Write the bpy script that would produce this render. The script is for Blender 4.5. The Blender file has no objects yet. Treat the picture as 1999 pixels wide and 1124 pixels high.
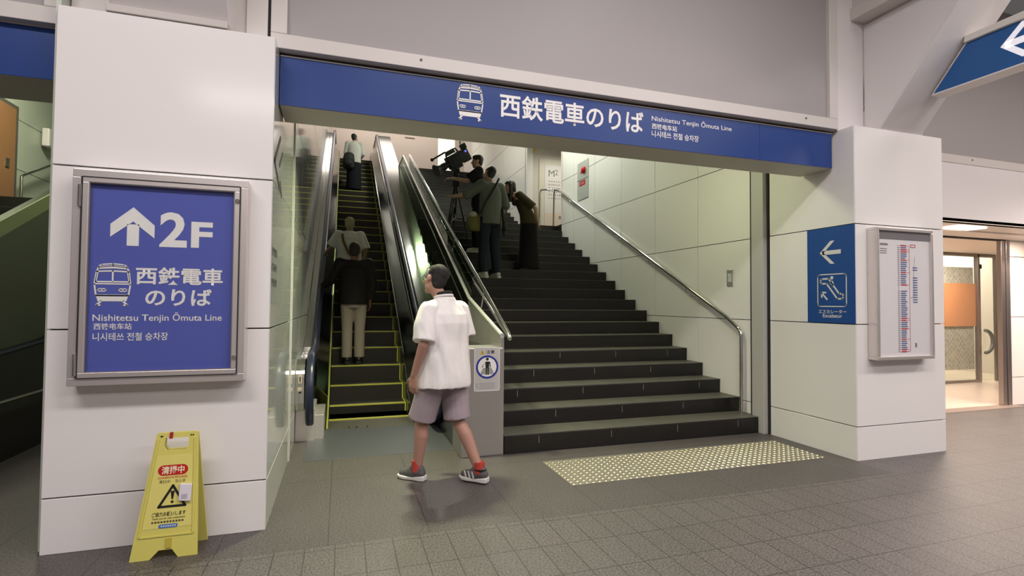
import bpy, bmesh, math, random
from mathutils import Vector, Matrix, Euler
random.seed(7)
S = bpy.context.scene
COL = S.collection
PI = math.pi
R = math.radians

# ------------------------------------------------------------------ camera
CAM_H = 1.42
F_PX, YAW, PITCH, ROLL = 1020.4, .3156, .029, .0081
fw = Vector((math.sin(YAW) * math.cos(PITCH), math.cos(YAW) * math.cos(PITCH), math.sin(PITCH)))
rt = Vector((math.cos(YAW), -math.sin(YAW), 0))
up = rt.cross(fw)
r2 = math.cos(ROLL) * rt + math.sin(ROLL) * up
u2 = -math.sin(ROLL) * rt + math.cos(ROLL) * up
cd = bpy.data.cameras.new('camera')
cam = bpy.data.objects.new('camera', cd)
COL.objects.link(cam)
cam.matrix_world = Matrix(((r2.x, u2.x, -fw.x, 0), (r2.y, u2.y, -fw.y, 0), (r2.z, u2.z, -fw.z, CAM_H), (0, 0, 0, 1)))
cd.sensor_fit = 'HORIZONTAL'
cd.sensor_width = 36
cd.lens = F_PX / 1999 * 36
cd.clip_start = .05
cd.clip_end = 200
S.camera = cam
S.view_settings.view_transform = 'Standard'
S.view_settings.look = 'None'
S.view_settings.gamma = 1
S.view_settings.use_curve_mapping = False
S.view_settings.exposure = 0.0

# ------------------------------------------------------------------ world and lights
W = bpy.data.worlds.new('night')
S.world = W
W.use_nodes = True
W.node_tree.nodes['Background'].inputs[0].default_value = (1.0, .93, .92, 1)
W.node_tree.nodes['Background'].inputs[1].default_value = .10


def area(name, loc, size, power, color, look=(0, 0, -1), shape='RECTANGLE', spread=180):
    l = bpy.data.lights.new(name, 'AREA')
    l.energy = power
    l.color = color
    l.shape = shape
    l.size = size[0]
    if shape in ('RECTANGLE', 'ELLIPSE'):
        l.size_y = size[1]
    l.spread = R(spread)
    o = bpy.data.objects.new(name, l)
    COL.objects.link(o)
    o.location = loc
    o.rotation_euler = Vector(look).to_track_quat('-Z', 'Y').to_euler()
    return o


HALL = (1.0, .93, .925)
GREENISH = (.95, 1.0, .62)
COOLG = (.93, 1.0, .84)
area('hall_light', (-2.2, .7, 5.05), (2.4, .5), 138, HALL)
area('hall_light', (1.4, .7, 5.05), (2.4, .5), 112, HALL)
area('hall_light', (2.6, 1.7, 5.05), (.5, .5), 36, HALL)  # added fill lamp, brightens the infill panel beside the leaning strut
area('hall_light', (5.4, .5, 5.05), (2.4, .5), 142, HALL)
area('hall_light', (9.4, .6, 5.05), (2.4, .5), 205, (1.0, .88, .82))
area('hall_light', (0.0, -3.2, 5.05), (5, .5), 150, HALL)
area('hall_light', (6.0, -2.2, 5.05), (5, .5), 170, HALL)
area('stair_light', (.63, 4.85, 3.30), (.26, .14), 64, GREENISH, spread=125)
area('stair_light', (3.0, 4.88, 3.34), (.3, .14), 18, GREENISH, (.4, 0, -1))
area('stair_light', (3.3, 6.6, 4.05), (.5, .9), 10, GREENISH, (.8, .15, -1))
area('stair_light', (3.4, 8.2, 4.85), (.5, .9), 28, COOLG, (.8, .1, -1))
area('stair_light', (3.5, 9.6, 5.55), (.5, .7), 62, COOLG, (.8, .1, -1))
area('stair_light', (.6, 7.8, 4.8), (.3, .3), 80, (1.0, 1.0, .72))
area('stair_light', (2.2, 13.0, 7.2), (.45, .14), 110, (.98, 1.0, .86))
area('upper_light', (1.6, 18.6, 8.65), (4.5, 1.6), 80, (1.0, .90, .82))
area('passage_light', (5.4, 11.6, 5.3), (.8, .5), 24, (1.0, .95, .82))
area('left_bay_light', (-3.2, 7.6, 5.2), (.6, .3), 120, (1.0, 1.0, .76))
area('entry_light', (7.4, 4.45, 2.385), (.5, .22), 24, (1.0, .84, .72))
area('entry_light', (9.2, 4.45, 2.385), (.5, .22), 28, (1.0, .84, .72))
area('entry_light', (9.8, 5.9, 2.415), (2.0, .5), 72, (1.0, .83, .72))
area('entry_light', (11.5, 3.2, 2.9), (.9, .4), 220, (1.0, .84, .74))
area('shop_light', (12.3, 8.2, 2.9), (2.0, 1.2), 85, (1.0, .95, .76))


# ------------------------------------------------------------------ materials
MATS = {}


def mat(name, color, rough=.5, metal=0.0, spec=.5, bump=None, vary=None, emit=None, coat=0, trans=0, ior=1.45, sub=None):
    if name in MATS:
        return MATS[name]
    m = bpy.data.materials.new(name)
    m.use_nodes = True
    nt = m.node_tree
    b = nt.nodes['Principled BSDF']
    b.inputs['Base Color'].default_value = (*color, 1)
    b.inputs['Roughness'].default_value = rough
    b.inputs['Metallic'].default_value = metal
    b.inputs['Specular IOR Level'].default_value = spec
    b.inputs['Coat Weight'].default_value = coat
    b.inputs['Coat Roughness'].default_value = .05
    b.inputs['Transmission Weight'].default_value = trans
    b.inputs['IOR'].default_value = ior
    if emit:
        b.inputs['Emission Color'].default_value = (*emit[0], 1)
        b.inputs['Emission Strength'].default_value = emit[1]
    tc = nt.nodes.new('ShaderNodeTexCoord')
    if vary:       # (scale, amount, stretch)
        sc, amt, st = vary
        mp = nt.nodes.new('ShaderNodeMapping')
        mp.inputs['Scale'].default_value = st
        nz = nt.nodes.new('ShaderNodeTexNoise')
        nz.inputs['Scale'].default_value = sc
        nz.inputs['Detail'].default_value = 6
        mx = nt.nodes.new('ShaderNodeMix')
        mx.data_type = 'RGBA'
        lo = tuple(max(0, c * (1 - amt)) for c in color)
        hi = tuple(min(1, c * (1 + amt)) for c in color)
        mx.inputs['A'].default_value = (*lo, 1)
        mx.inputs['B'].default_value = (*hi, 1)
        nt.links.new(tc.outputs['Object'], mp.inputs['Vector'])
        nt.links.new(mp.outputs['Vector'], nz.inputs['Vector'])
        nt.links.new(nz.outputs['Fac'], mx.inputs['Factor'])
        nt.links.new(mx.outputs['Result'], b.inputs['Base Color'])
    if bump:       # (scale, strength, stretch)
        sc, st, stretch = bump
        mp = nt.nodes.new('ShaderNodeMapping')
        mp.inputs['Scale'].default_value = stretch
        nz = nt.nodes.new('ShaderNodeTexNoise')
        nz.inputs['Scale'].default_value = sc
        nz.inputs['Detail'].default_value = 4
        bp = nt.nodes.new('ShaderNodeBump')
        bp.inputs['Strength'].default_value = st
        bp.inputs['Distance'].default_value = .01
        nt.links.new(tc.outputs['Object'], mp.inputs['Vector'])
        nt.links.new(mp.outputs['Vector'], nz.inputs['Vector'])
        nt.links.new(nz.outputs['Fac'], bp.inputs['Height'])
        nt.links.new(bp.outputs['Normal'], b.inputs['Normal'])
    MATS[name] = m
    return m


def floor_mat():
    m = bpy.data.materials.new('granite_paving')
    m.use_nodes = True
    nt = m.node_tree
    N, L = nt.nodes, nt.links
    b = N['Principled BSDF']
    tc = N.new('ShaderNodeTexCoord')
    sx = N.new('ShaderNodeSeparateXYZ')
    L.new(tc.outputs['Object'], sx.inputs[0])

    def brick(w, h, mortar, off, shift, tone):
        mp = N.new('ShaderNodeMapping')
        mp.inputs['Location'].default_value = shift
        L.new(tc.outputs['Object'], mp.inputs['Vector'])
        t = N.new('ShaderNodeTexBrick')
        t.offset = off
        t.inputs['Scale'].default_value = 1
        t.inputs['Brick Width'].default_value = w
        t.inputs['Row Height'].default_value = h
        t.inputs['Mortar Size'].default_value = mortar
        t.inputs['Mortar Smooth'].default_value = .3
        t.inputs['Color1'].default_value = (tone, tone, tone, 1)
        t.inputs['Color2'].default_value = (tone * .92, tone * .92, tone * .92, 1)
        t.inputs['Mortar'].default_value = (.30, .29, .28, 1)
        L.new(mp.outputs['Vector'], t.inputs['Vector'])
        return t
    small = brick(.163, .326, .0034, 0, (.01, .05, 0), 1.12)
    large = brick(.598, 1.2, .0032, 0, (.05, -3.262, 0), .82)
    gt = N.new('ShaderNodeMath')
    gt.operation = 'GREATER_THAN'
    gt.inputs[1].default_value = 3.262
    L.new(sx.outputs['Y'], gt.inputs[0])
    lx = N.new('ShaderNodeMath')
    lx.operation = 'LESS_THAN'
    lx.inputs[1].default_value = 4.5
    L.new(sx.outputs['X'], lx.inputs[0])
    an = N.new('ShaderNodeMath')
    an.operation = 'MULTIPLY'
    L.new(gt.outputs[0], an.inputs[0])
    L.new(lx.outputs[0], an.inputs[1])
    mx = N.new('ShaderNodeMix')
    mx.data_type = 'RGBA'
    L.new(an.outputs[0], mx.inputs['Factor'])
    L.new(small.outputs['Color'], mx.inputs['A'])
    L.new(large.outputs['Color'], mx.inputs['B'])
    n1 = N.new('ShaderNodeTexNoise')
    n1.inputs['Scale'].default_value = 85
    n1.inputs['Detail'].default_value = 3
    L.new(tc.outputs['Object'], n1.inputs['Vector'])
    r1 = N.new('ShaderNodeValToRGB')
    r1.color_ramp.elements[0].position = .32
    r1.color_ramp.elements[0].color = (.044, .0385, .036, 1)
    r1.color_ramp.elements[1].position = .68
    r1.color_ramp.elements[1].color = (.150, .131, .122, 1)
    L.new(n1.outputs['Fac'], r1.inputs['Fac'])
    n2 = N.new('ShaderNodeTexNoise')
    n2.inputs['Scale'].default_value = 1.3
    n2.inputs['Detail'].default_value = 4
    L.new(tc.outputs['Object'], n2.inputs['Vector'])
    r2_ = N.new('ShaderNodeValToRGB')
    r2_.color_ramp.elements[0].position = .3
    r2_.color_ramp.elements[0].color = (.86, .86, .86, 1)
    r2_.color_ramp.elements[1].position = .7
    r2_.color_ramp.elements[1].color = (1, 1, 1, 1)
    L.new(n2.outputs['Fac'], r2_.inputs['Fac'])
    m1 = N.new('ShaderNodeMix')
    m1.data_type = 'RGBA'
    m1.blend_type = 'MULTIPLY'
    m1.inputs['Factor'].default_value = 1
    L.new(r1.outputs['Color'], m1.inputs['A'])
    L.new(mx.outputs['Result'], m1.inputs['B'])
    m2 = N.new('ShaderNodeMix')
    m2.data_type = 'RGBA'
    m2.blend_type = 'MULTIPLY'
    m2.inputs['Factor'].default_value = 1
    L.new(m1.outputs['Result'], m2.inputs['A'])
    L.new(r2_.outputs['Color'], m2.inputs['B'])
    L.new(m2.outputs['Result'], b.inputs['Base Color'])
    b.inputs['Roughness'].default_value = .48
    b.inputs['Specular IOR Level'].default_value = .6
    bp = N.new('ShaderNodeBump')
    bp.inputs['Strength'].default_value = .15
    bp.inputs['Distance'].default_value = .004
    L.new(n1.outputs['Fac'], bp.inputs['Height'])
    L.new(bp.outputs['Normal'], b.inputs['Normal'])
    return m


def glass_mat(name, tint, refl=.25, rough=.02, gmax=.8, power=3.5):
    if name in MATS:
        return MATS[name]
    m = bpy.data.materials.new(name)
    m.use_nodes = True
    nt = m.node_tree
    N, L = nt.nodes, nt.links
    N.remove(N['Principled BSDF'])
    tr = N.new('ShaderNodeBsdfTransparent')
    tr.inputs[0].default_value = (*tint, 1)
    gl = N.new('ShaderNodeBsdfGlossy')
    gl.inputs['Roughness'].default_value = rough
    fr = N.new('ShaderNodeLayerWeight')
    fr.inputs[0].default_value = .5
    pw = N.new('ShaderNodeMath')
    pw.operation = 'POWER'
    pw.inputs[1].default_value = power
    L.new(fr.outputs['Facing'], pw.inputs[0])
    ma = N.new('ShaderNodeMath')
    ma.operation = 'MULTIPLY_ADD'
    ma.inputs[1].default_value = gmax
    ma.inputs[2].default_value = refl * .2
    L.new(pw.outputs[0], ma.inputs[0])
    ms = N.new('ShaderNodeMixShader')
    L.new(ma.outputs[0], ms.inputs[0])
    L.new(tr.outputs[0], ms.inputs[1])
    L.new(gl.outputs[0], ms.inputs[2])
    L.new(ms.outputs[0], N['Material Output'].inputs['Surface'])
    MATS[name] = m
    return m


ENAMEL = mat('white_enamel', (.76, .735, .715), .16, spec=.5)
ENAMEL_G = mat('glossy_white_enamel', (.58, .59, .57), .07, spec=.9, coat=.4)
PAINT = mat('white_paint', (.70, .665, .655), .45)
SHUTTER = mat('grey_panel_paint', (.335, .312, .306), .5)
FRAMEP = mat('beige_frame_paint', (.60, .56, .53), .4)
DARK = mat('dark_gap', (.02, .02, .02), .8)
STEEL = mat('brushed_steel', (.74, .69, .66), .34, .75, bump=(60, .05, (1, 1, 20)))
STEEL_L = mat('satin_steel', (.46, .435, .42), .36, .75)
CHROME = mat('polished_steel', (.72, .72, .70), .12, 1.0)
DECK = mat('escalator_deck_steel', (.24, .24, .22), .14, 1.0)
INNER = mat('dark_mirror_steel', (.16, .17, .15), .13, 1.0)
RUBBER = mat('dark_blue_rubber', (.018, .022, .05), .3)
TREAD = mat('dark_ribbed_tread', (.042, .038, .035), .45, .3)
YELLOW = mat('yellow_edge', (.52, .50, .10), .5)
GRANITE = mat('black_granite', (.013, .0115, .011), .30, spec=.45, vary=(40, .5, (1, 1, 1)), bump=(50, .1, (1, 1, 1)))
BLUE = mat('sign_blue', (.026, .058, .215), .3, spec=.25, vary=(2, .06, (1, 1, 1)))
BLUE2 = mat('case_blue', (.088, .112, .42), .45, spec=.3)
BLUE3 = mat('panel_blue', (.02, .072, .26), .3)
SIGNWHITE = mat('sign_white', (.80, .78, .76), .5)
BLACK = mat('black_print', (.012, .012, .012), .5)
CREAM = mat('cream_wall', (.80, .70, .62), .5)
GLASS = glass_mat('clear_glass', (.985, .99, .985), .12)
DGLASS = glass_mat('dark_green_glass', (.42, .48, .38), .12, .04, .30, 5.0)
FLOOR = floor_mat()


# ------------------------------------------------------------------ mesh helpers
def wm(o):
    m = o.matrix_basis.copy()
    return wm(o.parent) @ o.matrix_parent_inverse @ m if o.parent else m


def setp(o, parent, local=False):
    """parent; geometry is in place coordinates unless local"""
    if parent:
        o.parent = parent
        if not local:
            o.matrix_parent_inverse = wm(parent).inverted()


class MB:
    def __init__(self):
        self.v, self.f = [], []

    def add(self, vs, fs):
        n = len(self.v)
        self.v += [tuple(p) for p in vs]
        self.f += [tuple(i + n for i in f) for f in fs]
        return self

    def box(self, x0, x1, y0, y1, z0, z1):
        vs = [(x, y, z) for z in (z0, z1) for y in (y0, y1) for x in (x0, x1)]
        return self.add(vs, [(0, 2, 3, 1), (4, 5, 7, 6), (0, 1, 5, 4), (2, 6, 7, 3), (0, 4, 6, 2), (1, 3, 7, 5)])

    def prism(self, poly, axis, a, b):
        """extrude a 2-D polygon along axis ('x': poly is (y,z); 'y': (x,z); 'z': (x,y))"""
        n = len(poly)

        def P(p, t):
            return {'x': (t, p[0], p[1]), 'y': (p[0], t, p[1]), 'z': (p[0], p[1], t)}[axis]
        vs = [P(p, a) for p in poly] + [P(p, b) for p in poly]
        fs = [tuple(range(n))[::-1], tuple(range(n, 2 * n))]
        fs += [(i, (i + 1) % n, n + (i + 1) % n, n + i) for i in range(n)]
        return self.add(vs, fs)

    def tube(self, pts, r, seg=12, caps=True, rx=None):
        """round tube through 3-D points; r number or list"""
        pts = [Vector(p) for p in pts]
        n = len(pts)
        rs = r if isinstance(r, (list, tuple)) else [r] * n
        t0 = (pts[1] - pts[0]).normalized()
        ref = Vector((0, 0, 1)) if abs(t0.z) < .9 else Vector((1, 0, 0))
        u = t0.cross(ref).normalized()
        vs = []
        for i, p in enumerate(pts):
            if i == 0:
                t = t0
            elif i == n - 1:
                t = (pts[-1] - pts[-2]).normalized()
            else:
                t = ((pts[i + 1] - p).normalized() + (p - pts[i - 1]).normalized()).normalized()
            u = (u - t * u.dot(t)).normalized()
            w = t.cross(u)
            for k in range(seg):
                a = 2 * PI * k / seg
                vs.append(p + u * math.cos(a) * rs[i] + w * math.sin(a) * rs[i])
        fs = []
        for i in range(n - 1):
            for k in range(seg):
                k2 = (k + 1) % seg
                fs.append((i * seg + k, i * seg + k2, (i + 1) * seg + k2, (i + 1) * seg + k))
        if caps:
            fs.append(tuple(range(seg))[::-1])
            fs.append(tuple((n - 1) * seg + k for k in range(seg)))
        return self.add(vs, fs)

    def sweep_yz(self, path, sect, x):
        """sweep a closed section (dx, dn) along a path of (y,z) in the plane x"""
        n, m = len(path), len(sect)
        vs = []
        for i, (y, z) in enumerate(path):
            a = path[max(i - 1, 0)]
            b = path[min(i + 1, n - 1)]
            ty, tz = b[0] - a[0], b[1] - a[1]
            l = math.hypot(ty, tz)
            ny, nz = -tz / l, ty / l
            for dx, dn in sect:
                vs.append((x + dx, y + ny * dn, z + nz * dn))
        fs = []
        for i in range(n - 1):
            for k in range(m):
                k2 = (k + 1) % m
                fs.append((i * m + k, i * m + k2, (i + 1) * m + k2, (i + 1) * m + k))
        fs.append(tuple(range(m))[::-1])
        fs.append(tuple((n - 1) * m + k for k in range(m)))
        return self.add(vs, fs)

    def ball(self, c, r, seg=16, rings=10, M=None):
        rx, ry, rz = r if isinstance(r, (tuple, list)) else (r, r, r)
        vs = [(0, 0, rz)]
        for i in range(1, rings):
            a = PI * i / rings
            for k in range(seg):
                b = 2 * PI * k / seg
                vs.append((rx * math.sin(a) * math.cos(b), ry * math.sin(a) * math.sin(b), rz * math.cos(a)))
        vs.append((0, 0, -rz))
        last = len(vs) - 1
        fs = [(0, 1 + k, 1 + (k + 1) % seg) for k in range(seg)]
        for i in range(rings - 2):
            for k in range(seg):
                k2 = (k + 1) % seg
                fs.append((1 + i * seg + k, 1 + (i + 1) * seg + k, 1 + (i + 1) * seg + k2, 1 + i * seg + k2))
        b0 = 1 + (rings - 2) * seg
        fs += [(b0 + k, last, b0 + (k + 1) % seg) for k in range(seg)]
        c = Vector(c)
        vs = [(M @ Vector(p) if M else Vector(p)) + c for p in vs]
        return self.add(vs, fs)

    def cyl(self, p, q, r, seg=20, r2=None):
        return self.tube([p, q], [r, r if r2 is None else r2], seg)

    def quad(self, a, b, c, d):
        return self.add([a, b, c, d], [(0, 1, 2, 3)])

    def build(self, name, material, parent=None, bevel=0, smooth=False, seg=2, loc=None, local=False):
        me = bpy.data.meshes.new(name)
        me.from_pydata([tuple(p) for p in self.v], [], self.f)
        me.update()
        if smooth:
            me.polygons.foreach_set('use_smooth', [True] * len(me.polygons))
            me.set_sharp_from_angle(angle=R(40))
        for m in (material if isinstance(material, (list, tuple)) else [material]):
            me.materials.append(m)
        o = bpy.data.objects.new(name, me)
        COL.objects.link(o)
        if loc is not None:
            o.location = loc
        setp(o, parent, local)
        if bevel:
            b = o.modifiers.new('edge', 'BEVEL')
            b.width = bevel
            b.segments = seg
            b.limit_method = 'ANGLE'
            b.angle_limit = R(35)
        return o


def thing(name, label, cat, loc=(0, 0, 0), rz=0.0, group=None):
    o = bpy.data.objects.new(name, None)
    COL.objects.link(o)
    o.location = loc
    o.rotation_euler = (0, 0, rz)
    o.empty_display_size = .1
    return tag(o, label, cat, group)


def tag(o, label, cat, group=None, kind=None):
    o['label'] = label
    o['category'] = cat
    if group:
        o['group'] = group
    if kind:
        o['kind'] = kind
    return o


def struct(o, label=None):
    o['kind'] = 'structure'
    if label:
        o['label'] = label
    return o


def dup(o, parent):
    c = o.copy()
    COL.objects.link(c)
    c.parent = parent
    for ch in o.children:
        dup(ch, c)
    return c


class Plane2:
    """a drawing plane in the place: origin, right and up vectors (metres), normal towards the viewer"""

    def __init__(self, o, u, v):
        self.o, self.u, self.v = Vector(o), Vector(u).normalized(), Vector(v).normalized()
        self.n = self.u.cross(self.v)

    def p(self, x, y, h=0):
        return self.o + self.u * x + self.v * y + self.n * h


def flat(pl, polys, name, material, parent, h=.0015, t=.001):
    """thin raised plates for a list of 2-D polygons (convex or simple) in plane coordinates"""
    mb = MB()
    for poly in polys:
        n = len(poly)
        ar = sum(poly[i][0] * poly[(i + 1) % n][1] - poly[(i + 1) % n][0] * poly[i][1] for i in range(n))
        if ar < 0:
            poly = poly[::-1]
        vs = [pl.p(x, y, h - t) for x, y in poly] + [pl.p(x, y, h) for x, y in poly]
        fs = [tuple(range(n, 2 * n))] + [(i, (i + 1) % n, n + (i + 1) % n, n + i) for i in range(n)]
        mb.add(vs, fs)
    return mb.build(name, material, parent)


def stroke(pts, w, closed=False):
    """polygons for a polyline of width w (2-D)"""
    out = []
    n = len(pts)
    for i in range(n if closed else n - 1):
        a, b = Vector(pts[i]), Vector(pts[(i + 1) % n])
        d = (b - a)
        if d.length < 1e-6:
            continue
        d.normalize()
        q = Vector((-d.y, d.x)) * w / 2
        e = d * w * .5 if (closed or 0 < i) else d * 0
        e2 = d * w * .5 if (closed or i < n - 2) else d * 0
        a2, b2 = a - e * .8, b + e2 * .8
        out.append([tuple(a2 - q), tuple(b2 - q), tuple(b2 + q), tuple(a2 + q)])
    return out


def circ(cx, cy, r, n=28, a0=0, a1=2 * PI):
    full = abs(a1 - a0 - 2 * PI) < 1e-6
    return [(cx + r * math.cos(a0 + (a1 - a0) * i / (n if full else n - 1)), cy + r * math.sin(a0 + (a1 - a0) * i / (n if full else n - 1))) for i in range(n)]


def ring(cx, cy, r0, r1, n=32):
    out = []
    for i in range(n):
        a, b = 2 * PI * i / n, 2 * PI * (i + 1) / n
        out.append([(cx + r0 * math.cos(a), cy + r0 * math.sin(a)), (cx + r1 * math.cos(a), cy + r1 * math.sin(a)),
                    (cx + r1 * math.cos(b), cy + r1 * math.sin(b)), (cx + r0 * math.cos(b), cy + r0 * math.sin(b))])
    return out


def rrect(x0, x1, y0, y1, r, n=5):
    pts = []
    for cx, cy, a in ((x1 - r, y0 + r, -PI / 2), (x1 - r, y1 - r, 0), (x0 + r, y1 - r, PI / 2), (x0 + r, y0 + r, PI)):
        for i in range(n + 1):
            t = a + PI / 2 * i / n
            pts.append((cx + r * math.cos(t), cy + r * math.sin(t)))
    return pts


def text(pl, body, x0, x1, y0, y1, name, material, parent, bold=0.0, h=.0015, keep=False, align='L'):
    """lettering as a flat mesh, its bounding box fitted to x0..x1, y0..y1 in the plane"""
    c = bpy.data.curves.new('lettering', 'FONT')
    c.body = body
    c.offset = bold
    c.resolution_u = 3
    o = bpy.data.objects.new('lettering', c)
    COL.objects.link(o)
    dg = bpy.context.evaluated_depsgraph_get()
    dg.update()
    me = bpy.data.meshes.new_from_object(o.evaluated_get(dg))
    bpy.data.objects.remove(o)
    bpy.data.curves.remove(c)
    xs = [v.co.x for v in me.vertices]
    ys = [v.co.y for v in me.vertices]
    bx0, bx1, by0, by1 = min(xs), max(xs), min(ys), max(ys)
    sx = (x1 - x0) / (bx1 - bx0)
    sy = (y1 - y0) / (by1 - by0)
    for v in me.vertices:
        v.co = pl.p(x0 + (v.co.x - bx0) * sx, y0 + (v.co.y - by0) * sy, h)
    me.name = name
    me.materials.clear()
    me.materials.append(material)
    o = bpy.data.objects.new(name, me)
    COL.objects.link(o)
    setp(o, parent)
    return o


# ------------------------------------------------------------------ setting: floor, ceilings, walls
XL, XR = -.424, 4.48            # side walls of the stair shaft
Y0 = 3.60                       # front of the pillars
JZ = [0, .309, 1.25, 2.185, 3.11, 4.05, 4.98, 5.92, 6.86, 7.80, 8.9]

fl = MB().quad((-9, -7, 0), (16, -7, 0), (16, 16, 0), (-9, 16, 0)).build('floor', FLOOR)
struct(fl, 'granite floor of small square pavers with larger slabs before the stairs')
struct(MB().box(-9, 16, -7, 3.70, 5.12, 5.3).build('ceiling', mat('hall_ceiling_paint', (.62, .58, .56), .6)))
struct(MB().box(-9, 16, -7.2, -7, 0, 5.12).build('wall_back', mat('far_hall_paint', (.50, .46, .44), .6)))


def panels(name, axis, c, sgn, us, zs, material, parent=None, t=.022, g=.004, skip=None, back=True):
    """cladding panels with open joints on the plane axis=c, facing sgn; u along the wall; a dark backing behind the joints"""
    mb = MB()
    for i in range(len(us) - 1):
        for j in range(len(zs) - 1):
            if skip and skip(us[i], us[i + 1], zs[j], zs[j + 1]):
                continue
            a, b, d, e = us[i] + g, us[i + 1] - g, zs[j] + (g if zs[j] > .01 else 0), zs[j + 1] - g
            lo, hi = sorted((c, c - sgn * t))
            if axis == 'x':
                mb.box(lo, hi, a, b, d, e)
            else:
                mb.box(a, b, lo, hi, d, e)
    o = mb.build(name, material, parent, bevel=.002, seg=1)
    if back:
        lo, hi = sorted((c - sgn * (t + .06), c - sgn * (t - .004)))
        u0, u1, z0, z1 = us[0], us[-1], zs[0], zs[-1]
        k = MB()
        if axis == 'x':
            k.box(lo, hi, u0, u1, z0, z1)
        else:
            k.box(u0, u1, lo, hi, z0, z1)
        k.build('wall_backing', DARK, o)
    return o


PT = 3.108                      # top of the pillars
PZ = [0, .309, 1.25, 2.185, PT]


def pillar(name, x0, x1, yb, left_y, right_y, sleft, sright):
    """clad pillar: front, left and right faces, panel by panel"""
    core = MB().box(x0 + .024, x1 - .024, Y0 + .024, yb, 0, PT - .012).build(name, DARK)
    struct(core)
    panels('front_panels', 'y', Y0, -1, [x0, x1], PZ, ENAMEL, core, back=False)
    panels('left_panels', 'x', x0, -1, left_y, PZ, sleft, core, back=False)
    panels('right_panels', 'x', x1, 1, right_y, PZ, sright, core, back=False)
    MB().box(x0 + .01, x1 - .01, Y0 + .01, yb, PT - .012, PT).build('pillar_cap', PAINT, core)
    return core


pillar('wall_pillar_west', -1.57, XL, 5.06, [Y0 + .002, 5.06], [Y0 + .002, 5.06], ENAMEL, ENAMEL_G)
pillar('wall_pillar_east', 4.515, 5.69, 4.62, [Y0 + .002, 4.62], [Y0 + .002, 4.62], ENAMEL, ENAMEL)

# side walls of the stair shaft
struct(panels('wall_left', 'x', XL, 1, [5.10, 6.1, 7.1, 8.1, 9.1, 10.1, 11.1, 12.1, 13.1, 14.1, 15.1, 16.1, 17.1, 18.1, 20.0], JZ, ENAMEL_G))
struct(MB().box(XL - .06, XL + .008, 5.062, 5.098, 0, 8.9).build('trim_west', mat('white_trim', (.72, .70, .68), .4)))
struct(panels('wall_right', 'x', XR, -1, [4.86, 5.80, 6.80, 7.80, 8.78, 9.72, 10.32], JZ, ENAMEL))
struct(panels('wall_upper_right', 'x', XR, -1, [12.62, 13.6, 14.6, 15.6, 16.6, 17.6, 18.6, 20.0], JZ[4:], ENAMEL))
ch = struct(MB().box(4.500, 4.53, 4.622, 4.642, .0, 3.2).box(4.462, 4.53, 4.82, 4.852, 0, 3.2).build('trim_channel', DARK))
MB().box(4.445, 4.52, 4.642, 4.818, 0, 3.2).build('channel_cover', mat('trim_grey', (.44, .43, .41), .4), ch, bevel=.004)
# passage on the landing
struct(MB().box(4.48, 8.0, 12.62, 12.7, 3.13, 8.9).build('wall_passage', mat('beige_wall', (.56, .52, .46), .5)))
struct(MB().box(4.48, 8.0, 10.30, 10.36, 3.13, 8.9).build('wall_passage_front', CREAM))
struct(MB().box(8.0, 8.1, 10.3, 12.7, 3.13, 8.9).build('wall_passage_end', CREAM))
struct(MB().add([(4.48, 10.36, 5.35), (8, 10.36, 5.35), (8, 12.62, 5.55), (4.48, 12.62, 5.55), (4.48, 10.36, 5.5), (8, 10.36, 5.5), (8, 12.62, 5.7), (4.48, 12.62, 5.7)],
       [(0, 1, 2, 3), (7, 6, 5, 4), (0, 4, 5, 1), (3, 2, 6, 7), (0, 3, 7, 4), (1, 5, 6, 2)]).build('ceiling_passage', mat('soffit_tan', (.50, .45, .37), .6)))
struct(MB().box(4.46, 4.62, 12.50, 12.625, 3.13, 6.0).build('trim_passage_post', mat('white_trim', (.72, .70, .68), .4), bevel=.006))
struct(MB().prism([(4.63, 5.28), (4.86, 5.52), (4.63, 5.54)], 'y', 12.58, 12.62).build('trim_yellow', mat('yellow_panel', (.62, .45, .06), .5)))
# shaft ceiling and the top floor
struct(MB().prism([(4.20, 3.42), (5.3, 3.42), (16.4, 9.0), (20.1, 9.0), (20.1, 9.15), (16.3, 9.15), (5.2, 3.57), (4.20, 3.57)], 'x', XL, 4.6).build('ceiling_shaft', mat('shaft_ceiling', (.62, .60, .54), .6)))
struct(MB().box(-.5, 4.6, 20.0, 20.1, 5.9, 9.1).build('wall_top', CREAM))
struct(MB().box(XL, 1.40, 17.75, 20, 5.9, 6.08).box(1.40, XR, 18.16, 20, 5.9, 6.08).build('floor_upper', GRANITE))
dr = struct(MB().box(3.38, 4.20, 19.985, 20.0, 6.08, 8.3).build('door_1', mat('upper_door_frame', (.74, .70, .60), .4)))
MB().box(3.47, 4.12, 19.972, 19.986, 6.10, 8.0).build('door_glass', mat('lit_door_glass', (.8, .78, .7), .3, emit=((1.0, .93, .74), .9)), dr)
vt = tag(MB().box(1.15, 1.52, 19.975, 20.0, 7.79, 7.82).build('air_slot', mat('slot_shadow', (.30, .25, .21), .6)), 'narrow air slot in the cream wall above the escalator top', 'vent', 'air slots in the cream wall')
v2 = vt.copy()
v2.data = vt.data
COL.objects.link(v2)
v2.location = (1.05, 0, -.12)
v2['label'] = 'narrow air slot in the cream wall above the top of the stairs'

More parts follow.
